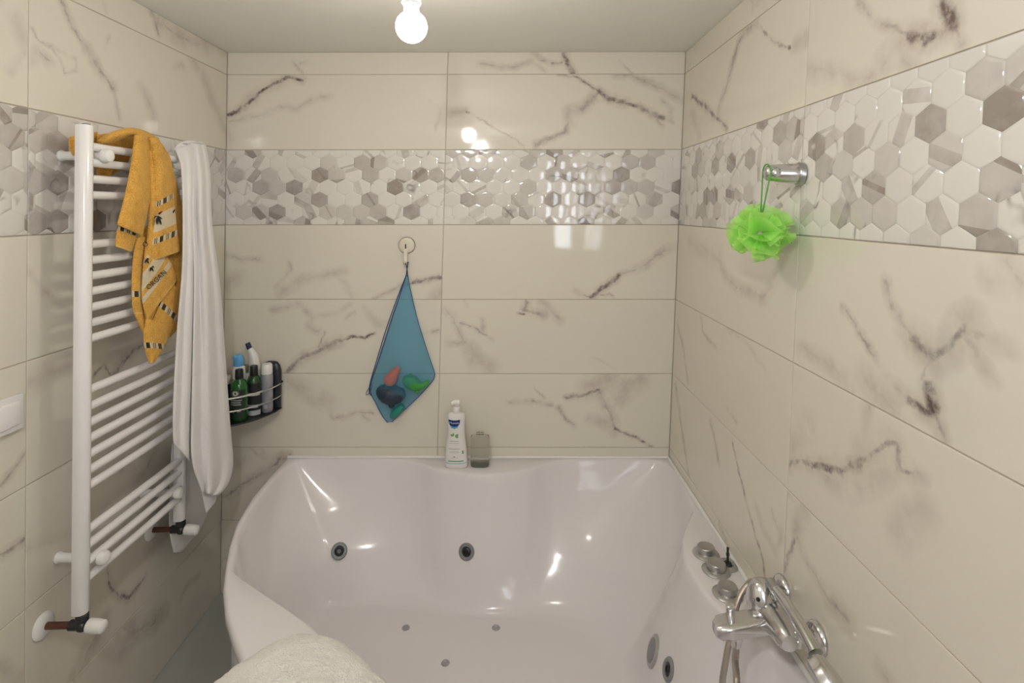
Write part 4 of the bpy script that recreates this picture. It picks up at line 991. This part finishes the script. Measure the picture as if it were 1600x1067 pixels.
L.new(m2.outputs[0], mxs.inputs[0]); L.new(tr.outputs[0], mxs.inputs[1]); L.new(b.outputs[0], mxs.inputs[2]); L.new(mxs.outputs[0], N['Material Output'].inputs[0])
M['bagmesh'] = bm_
M['bagseam'] = mat('blue_seam', (.05,.12,.30), .6); M['cordblue'] = mat('dark_blue_cord', (.035,.055,.15), .7)
lp = [(635,430),(628,452),(612,500),(596,550),(580,598),(579,612),(588,630),(597,648),(606,660)]
rp_ = [(637,430),(641,452),(651,495),(663,535),(674,568),(679,584),(676,594),(655,618),(612,659)]
def bag_rows(front):
    A = resample(cr([(x, y, 0) for x, y in lp], 6), 40); B = resample(cr([(x, y, 0) for x, y in rp_], 6), 40); rows = []
    for i in range(40):
        t_ = i/39; depth = .062*math.sin(math.pi*min(1, t_**1.5))**.9
        row = []
        for j in range(17):
            s = j/16; q = A[i].lerp(B[i], s)
            d = .012 + (depth*(1-(2*s-1)**2)**.7*(1 + .10*math.sin(s*19+t_*4)*(1-t_)) if front else -.006*math.sin(math.pi*s))
            row.append(at(q.x, q.y, 1, -max(.004, d)))
        rows.append(row)
    return rows
fr_rows = bag_rows(True)
MB().grid(fr_rows).build('mesh_front', bm_, bag, auto=80)
MB().grid(bag_rows(False)).build('mesh_back', bm_, bag, auto=80)
MB().tube([(r[0][0]-.001, r[0][1]-.001, r[0][2]) for r in fr_rows], .0022, 8).build('side_seam', M['bagseam'], bag)
MB().tube([(r[-1][0]+.001, r[-1][1]-.001, r[-1][2]) for r in fr_rows], .0016, 8).build('side_seam', M['bagseam'], bag)
c1 = [at(u, v, 1, -.026) for u, v in ((633.5,409),(636,420),(637,432))]; c2 = [at(u, v, 1, -.026) for u, v in ((638,409),(636,420),(634.5,432))]
MB().tube(c1, .0021, 8).build('hanging_loop', M['cordblue'], bag); MB().tube(c2, .0021, 8).build('hanging_loop', M['cordblue'], bag)
MB().tube(cr([at(u, v, 1, -.024) for u, v in ((634,432),(622,462),(604,512),(590,558),(579,596),(577,612),(580,618))], 6), .0019, 8).build('drawstring', M['cordblue'], bag)
MB().tube(cr([at(u, v, 1, -.020) for u, v in ((581,600),(576,607),(572,614),(574,617),(578,612),(582,602))], 5), .0013, 6).build('cord_loop', M['cordblue'], bag)
# toys inside
M['orange'] = mat('orange_rubber', (.95,.13,.02), .45); M['toygreen'] = mat('green_rubber', (.04,.28,.05), .45); M['slate'] = mat('slate_rubber', (.018,.035,.06), .5); M['teal'] = mat('teal_rubber', (.015,.22,.17), .45)
def toy(name, label, pts, m, extra=None, sub=1):
    c = at(*pts[0][:2], 1, -.035)
    t = thing(name, c, label, 'toy', 'bath toys in the mesh bag')
    mb = MB()
    P = [at(u, v, 1, -.036) for u, v, r in pts]; R = [r/405 for u, v, r in pts]
    mb.tube(P, R, 14)
    o = mb.build('body', m, t, auto=80)
    o.modifiers.new('s', 'SUBSURF').levels = 1; o.modifiers['s'].render_levels = 1
    if extra:
        for u, v, r in extra: MB().sphere(at(u, v, 1, -.048), r/405, 10, 6).build('bump', m, t, auto=80)
toy('orange_fish_toy', 'orange rubber toy inside the blue mesh bag', [(624,573,3),(620,578,7),(613,588,9),(608,596,12),(604,602,6)], M['orange'], [(607,590,4)])
toy('green_dinosaur_toy', 'green knobbly toy at the right inside the mesh bag', [(629,590,5),(637,594,12),(647,600,13),(656,604,8),(664,601,5),(671,594,3)], M['toygreen'], [(637,588,3),(642,586,3),(648,592,3),(652,612,3)])
toy('slate_whale_toy', 'dark slate toy filling the bottom of the mesh bag', [(590,604,6),(597,612,14),(609,617,19),(623,618,15),(634,612,7)], M['slate'], [(602,604,4),(612,632,6)])
toy('teal_boat_toy', 'teal toy in the lowest tip of the mesh bag', [(610,654,2),(614,648,6),(622,641,8),(632,632,6)], M['teal'])

# ------------------------------------------------------------------ chrome peg and bath puff
b0 = at(1254, 272, 0, W+lean(W, 1.64)); tip = at(1194, 270, 0, b0.x-.085)
dirn = (Vector((tip.x, b0.y+.010, tip.z))-b0); tip = b0+dirn
t = thing('shower_holder', b0, 'chrome shower peg on the hexagon band of the right wall', 'hook')
ax = dirn.normalized(); Ln = dirn.length
MB().lathe([(.027,0), (.027,.010), (.0255,.013), (.022,.014)], b0+Vector((-.001,0,0)), ax, 28).build('base_ring', M['chrome_dull'], t)
MB().lathe([(.0235,.012), (.0235,.03), (.0215,Ln*.55), (.0195,Ln*.82), (.0175,Ln*.92), (.012,Ln*.985), (.004,Ln)], b0, ax, 28).build('peg', M['chrome'], t)
MB().lathe([(.010,0), (.011,.004), (.010,.008), (.006,.010)], b0+ax*(Ln*.80)+Vector((0,-.0185,.0)), (0,-1,0), 18).build('button', M['chrome'], t)
gp, nt, b = newmat('green_mesh_net'); N, L = nt.nodes, nt.links
b.inputs['Base Color'].default_value = (.64,.96,.33,1); b.inputs['Roughness'].default_value = .6
tl = N.new('ShaderNodeBsdfTranslucent'); tl.inputs[0].default_value = (.66,.98,.35,1); tp = N.new('ShaderNodeBsdfTransparent'); tp.inputs[0].default_value = (.85,1,.8,1)
mA = N.new('ShaderNodeMixShader'); mA.inputs[0].default_value = .50; mB_ = N.new('ShaderNodeMixShader'); mB_.inputs[0].default_value = .28
L.new(b.outputs[0], mA.inputs[1]); L.new(tl.outputs[0], mA.inputs[2]); L.new(mA.outputs[0], mB_.inputs[1]); L.new(tp.outputs[0], mB_.inputs[2]); L.new(mB_.outputs[0], N['Material Output'].inputs[0])
pc = at(1187, 364, 0, tip.x-.004)
pf = thing('bath_puff', pc, 'lime green mesh bath puff hanging from the chrome peg', 'puff')
rnd = random.Random(11); mb = MB()
for k in range(30):
    z = 1-2*(k+.5)/30; a = k*2.39996; n_ = Vector((math.sqrt(1-z*z)*math.cos(a), math.sqrt(1-z*z)*math.sin(a), z))
    e1 = n_.orthogonal().normalized(); e1 = Matrix.Rotation(rnd.uniform(0, 6.28), 3, n_) @ e1; e2 = n_.cross(e1)
    ph = rnd.uniform(0, 6.28); R_ = rnd.uniform(.062, .080); fold = rnd.uniform(.014, .026); wl = rnd.choice((1, 1.5, 2)); wdt = rnd.uniform(1.0, 1.6)
    rows = []
    for i in range(7):
        f = i/6; r = .012+(R_-.012)*f; row = []
        for j in range(15):
            s = j/14*2-1
            lat = s*wdt*r*.75; wob = fold*math.sin(wl*s*math.pi+ph)*f
            q = n_*(r*(1-.18*s*s)) + e1*lat + e2*wob
            if q.length > .083: q = q*(.083/q.length)
            q = Vector((q.x*.92, q.y, q.z*.86))
            row.append(pc+q)
        rows.append(row)
    mb.grid(rows)
mb.build('net_ruffles', gp, pf, auto=80)
gc = mat('green_cord', (.12,.36,.08), .7)
loop = [tuple(b0+ax*(Ln*.93)+Vector((0, math.cos(a)*.0205, math.sin(a)*.0205))) for a in [math.pi*i/14 for i in range(15)]]
top = pc+Vector((.004, 0, .045))
MB().tube([tuple(top+Vector((0,.004,0)))]+loop+[tuple(top+Vector((0,-.004,0)))], .0018, 8).build('hanging_cord', gc, pf)

# ------------------------------------------------------------------ bath mixer and hand shower
MX = thing('bath_mixer', (1.74, -1.0, .66), 'chrome wall-mounted bath mixer with spout over the bath edge', 'tap')
MZ = .663; WXm = W+lean(W, MZ)
Y1, Y2 = -.930, -1.080
for y in (Y1, Y2):
    MB().lathe([(.033,0), (.033,.004), (.028,.012), (.016,.016), (.0155,.035)], (WXm-.001, y, MZ), (-1,0,0), 28).build('wall_rosette', M['chrome'], MX)
    MB().lathe([(.0165,0), (.0185,.003), (.0185,.018), (.0165,.021)], (WXm-.033, y, MZ), (-1,0,0), 6).build('coupling_nut', M['chrome'], MX)
BXc = WXm-.068
MB().tube(cr([(BXc, Y1+.016, MZ), (BXc, Y1-.01, MZ), (BXc-.004, (Y1+Y2)/2, MZ+.004), (BXc, Y2+.01, MZ), (BXc, Y2-.016, MZ)], 6), [.0170+.0120*math.sin(math.pi*i/24) for i in range(25)], 20).build('body', M['chrome'], MX)
ym = (Y1+Y2)/2
MB().lathe([(.028,0), (.032,.004), (.0325,.016), (.030,.028), (.023,.044), (.015,.055), (.008,.058)], (BXc-.012, ym+.012, MZ+.006), (-.10,.05,1), 28).build('lever_dome', M['chrome'], MX)
MB().lathe([(.0045,0), (.0045,.0015), (.001,.002)], (BXc-.030, ym-.010, MZ+.036), (-.55,-.75,.35), 12).build('set_screw_hole', M['black'], MX)
MB().sphere((BXc+.012, ym-.008, MZ+.040), .0105, 14, 10).build('lever_ball', M['chrome'], MX)
# spout reaching over the water
spt = MB(); secs = []
for k, (x, y, z, hw_, hh) in enumerate([(BXc+.004, ym-.016, MZ-.006, .024, .020), (BXc-.03, ym-.022, MZ-.006, .025, .019), (BXc-.065, ym-.028, MZ-.006, .026, .018), (BXc-.100, ym-.033, MZ-.007, .027, .0175), (BXc-.124, ym-.036, MZ-.008, .025, .0165), (BXc-.136, ym-.038, MZ-.009, .015, .012)]):
    secs.append([(x, y+hw_*math.copysign(abs(math.cos(a))**.55, math.cos(a)), z+hh*math.copysign(abs(math.sin(a))**.55, math.sin(a))) for a in [2*math.pi*i/24 for i in range(24)]])
n = 24; spt.add([q for s_ in secs for q in s_], [(j*n+i, j*n+(i+1) % n, (j+1)*n+(i+1) % n, (j+1)*n+i) for j in range(5) for i in range(n)]+[tuple(range(n)), tuple(5*n+i for i in range(n))])
spt.build('spout', M['chrome'], MX, auto=55)
sx_, sy_ = BXc-.098, ym-.030
MB().lathe([(.0085,0), (.009,.004), (.0085,.018), (.0098,.020), (.0098,.026), (.006,.029)], (sx_, sy_+.004, MZ+.008), n=18).build('diverter_pin', M['chrome'], MX)
MB().lathe([(.014,0), (.015,-.004), (.013,-.012), (.0105,-.016), (.0105,-.026)], (sx_+.008, sy_-.008, MZ-.020), n=20).build('hose_outlet', M['chrome'], MX)
HS = thing('hand_shower', (1.72, -1.15, .72), 'chrome hand shower with grey hose resting on the mixer', 'shower head')
ha = at(1211, 921, 0, 1.735); hb = at(1262, 998, 0, 1.742); hc = at(1294, 1058, 0, 1.745)
MB().tube(cr([ha, ha.lerp(hb, .5)+Vector((0,0,.006)), hb, hb.lerp(hc, .4)], 6), [.011+.0002*i for i in range(19)], 16).build('handle', M['chrome'], HS)
nd = Vector((-.80, .10, -.55)).normalized()
hd = hc+Vector((.004,-.012,-.004))
head = MB().lathe([(.020,-.016), (.042,-.011), (.049,-.004), (.050,.004), (.0495,.016), (.044,.020)], hd, nd, 32).build('head', M['chrome'], HS)
M['sprayface'] = mat('grey_spray_face', (.40,.41,.43), .4)
MB().lathe([(.044,.017), (.0435,.0215), (.040,.0225)], hd, nd, 30).build('spray_face', M['sprayface'], head)
MB().tube([ha+(ha-hb).normalized()*.022, ha+(hb-ha).normalized()*.004], [.0105,.012], 14).build('hose_nut', M['chrome_dull'], HS)
hm, nt, b = newmat('steel_hose'); N, L = nt.nodes, nt.links
b.inputs['Base Color'].default_value = (.42,.37,.33,1); b.inputs['Metallic'].default_value = .75; b.inputs['Roughness'].default_value = .35
h0 = ha+(ha-hb).normalized()*.018
zt = Vector((sx_+.008, sy_-.008, MZ-.042))
hose = cr([h0, at(1196, 908, 0, 1.736), at(1182, 907, 1, -.930), at(1168, 915, 1, -.932), at(1157, 930, 1, -.940), at(1150, 950, 1, -.950), at(1145, 978, 1, -.962), at(1138, 1010, 1, -.985), at(1130, 1055, 1, -1.0), at(1120, 1110, 1, -1.01), (1.545,-1.00,.27), (1.552,-1.02,.232), (1.572,-1.05,.27), at(1146, 1120, 0, 1.612), at(1151, 1068, 0, 1.622), zt+Vector((0,.003,-.04)), zt+Vector((0,0,-.012)), zt+Vector((0,0,.006))], 14)
MB().tube(hose, [.0068+.0006*(i % 2) for i in range(len(hose))], 12).build('hose', hm, HS, auto=80)
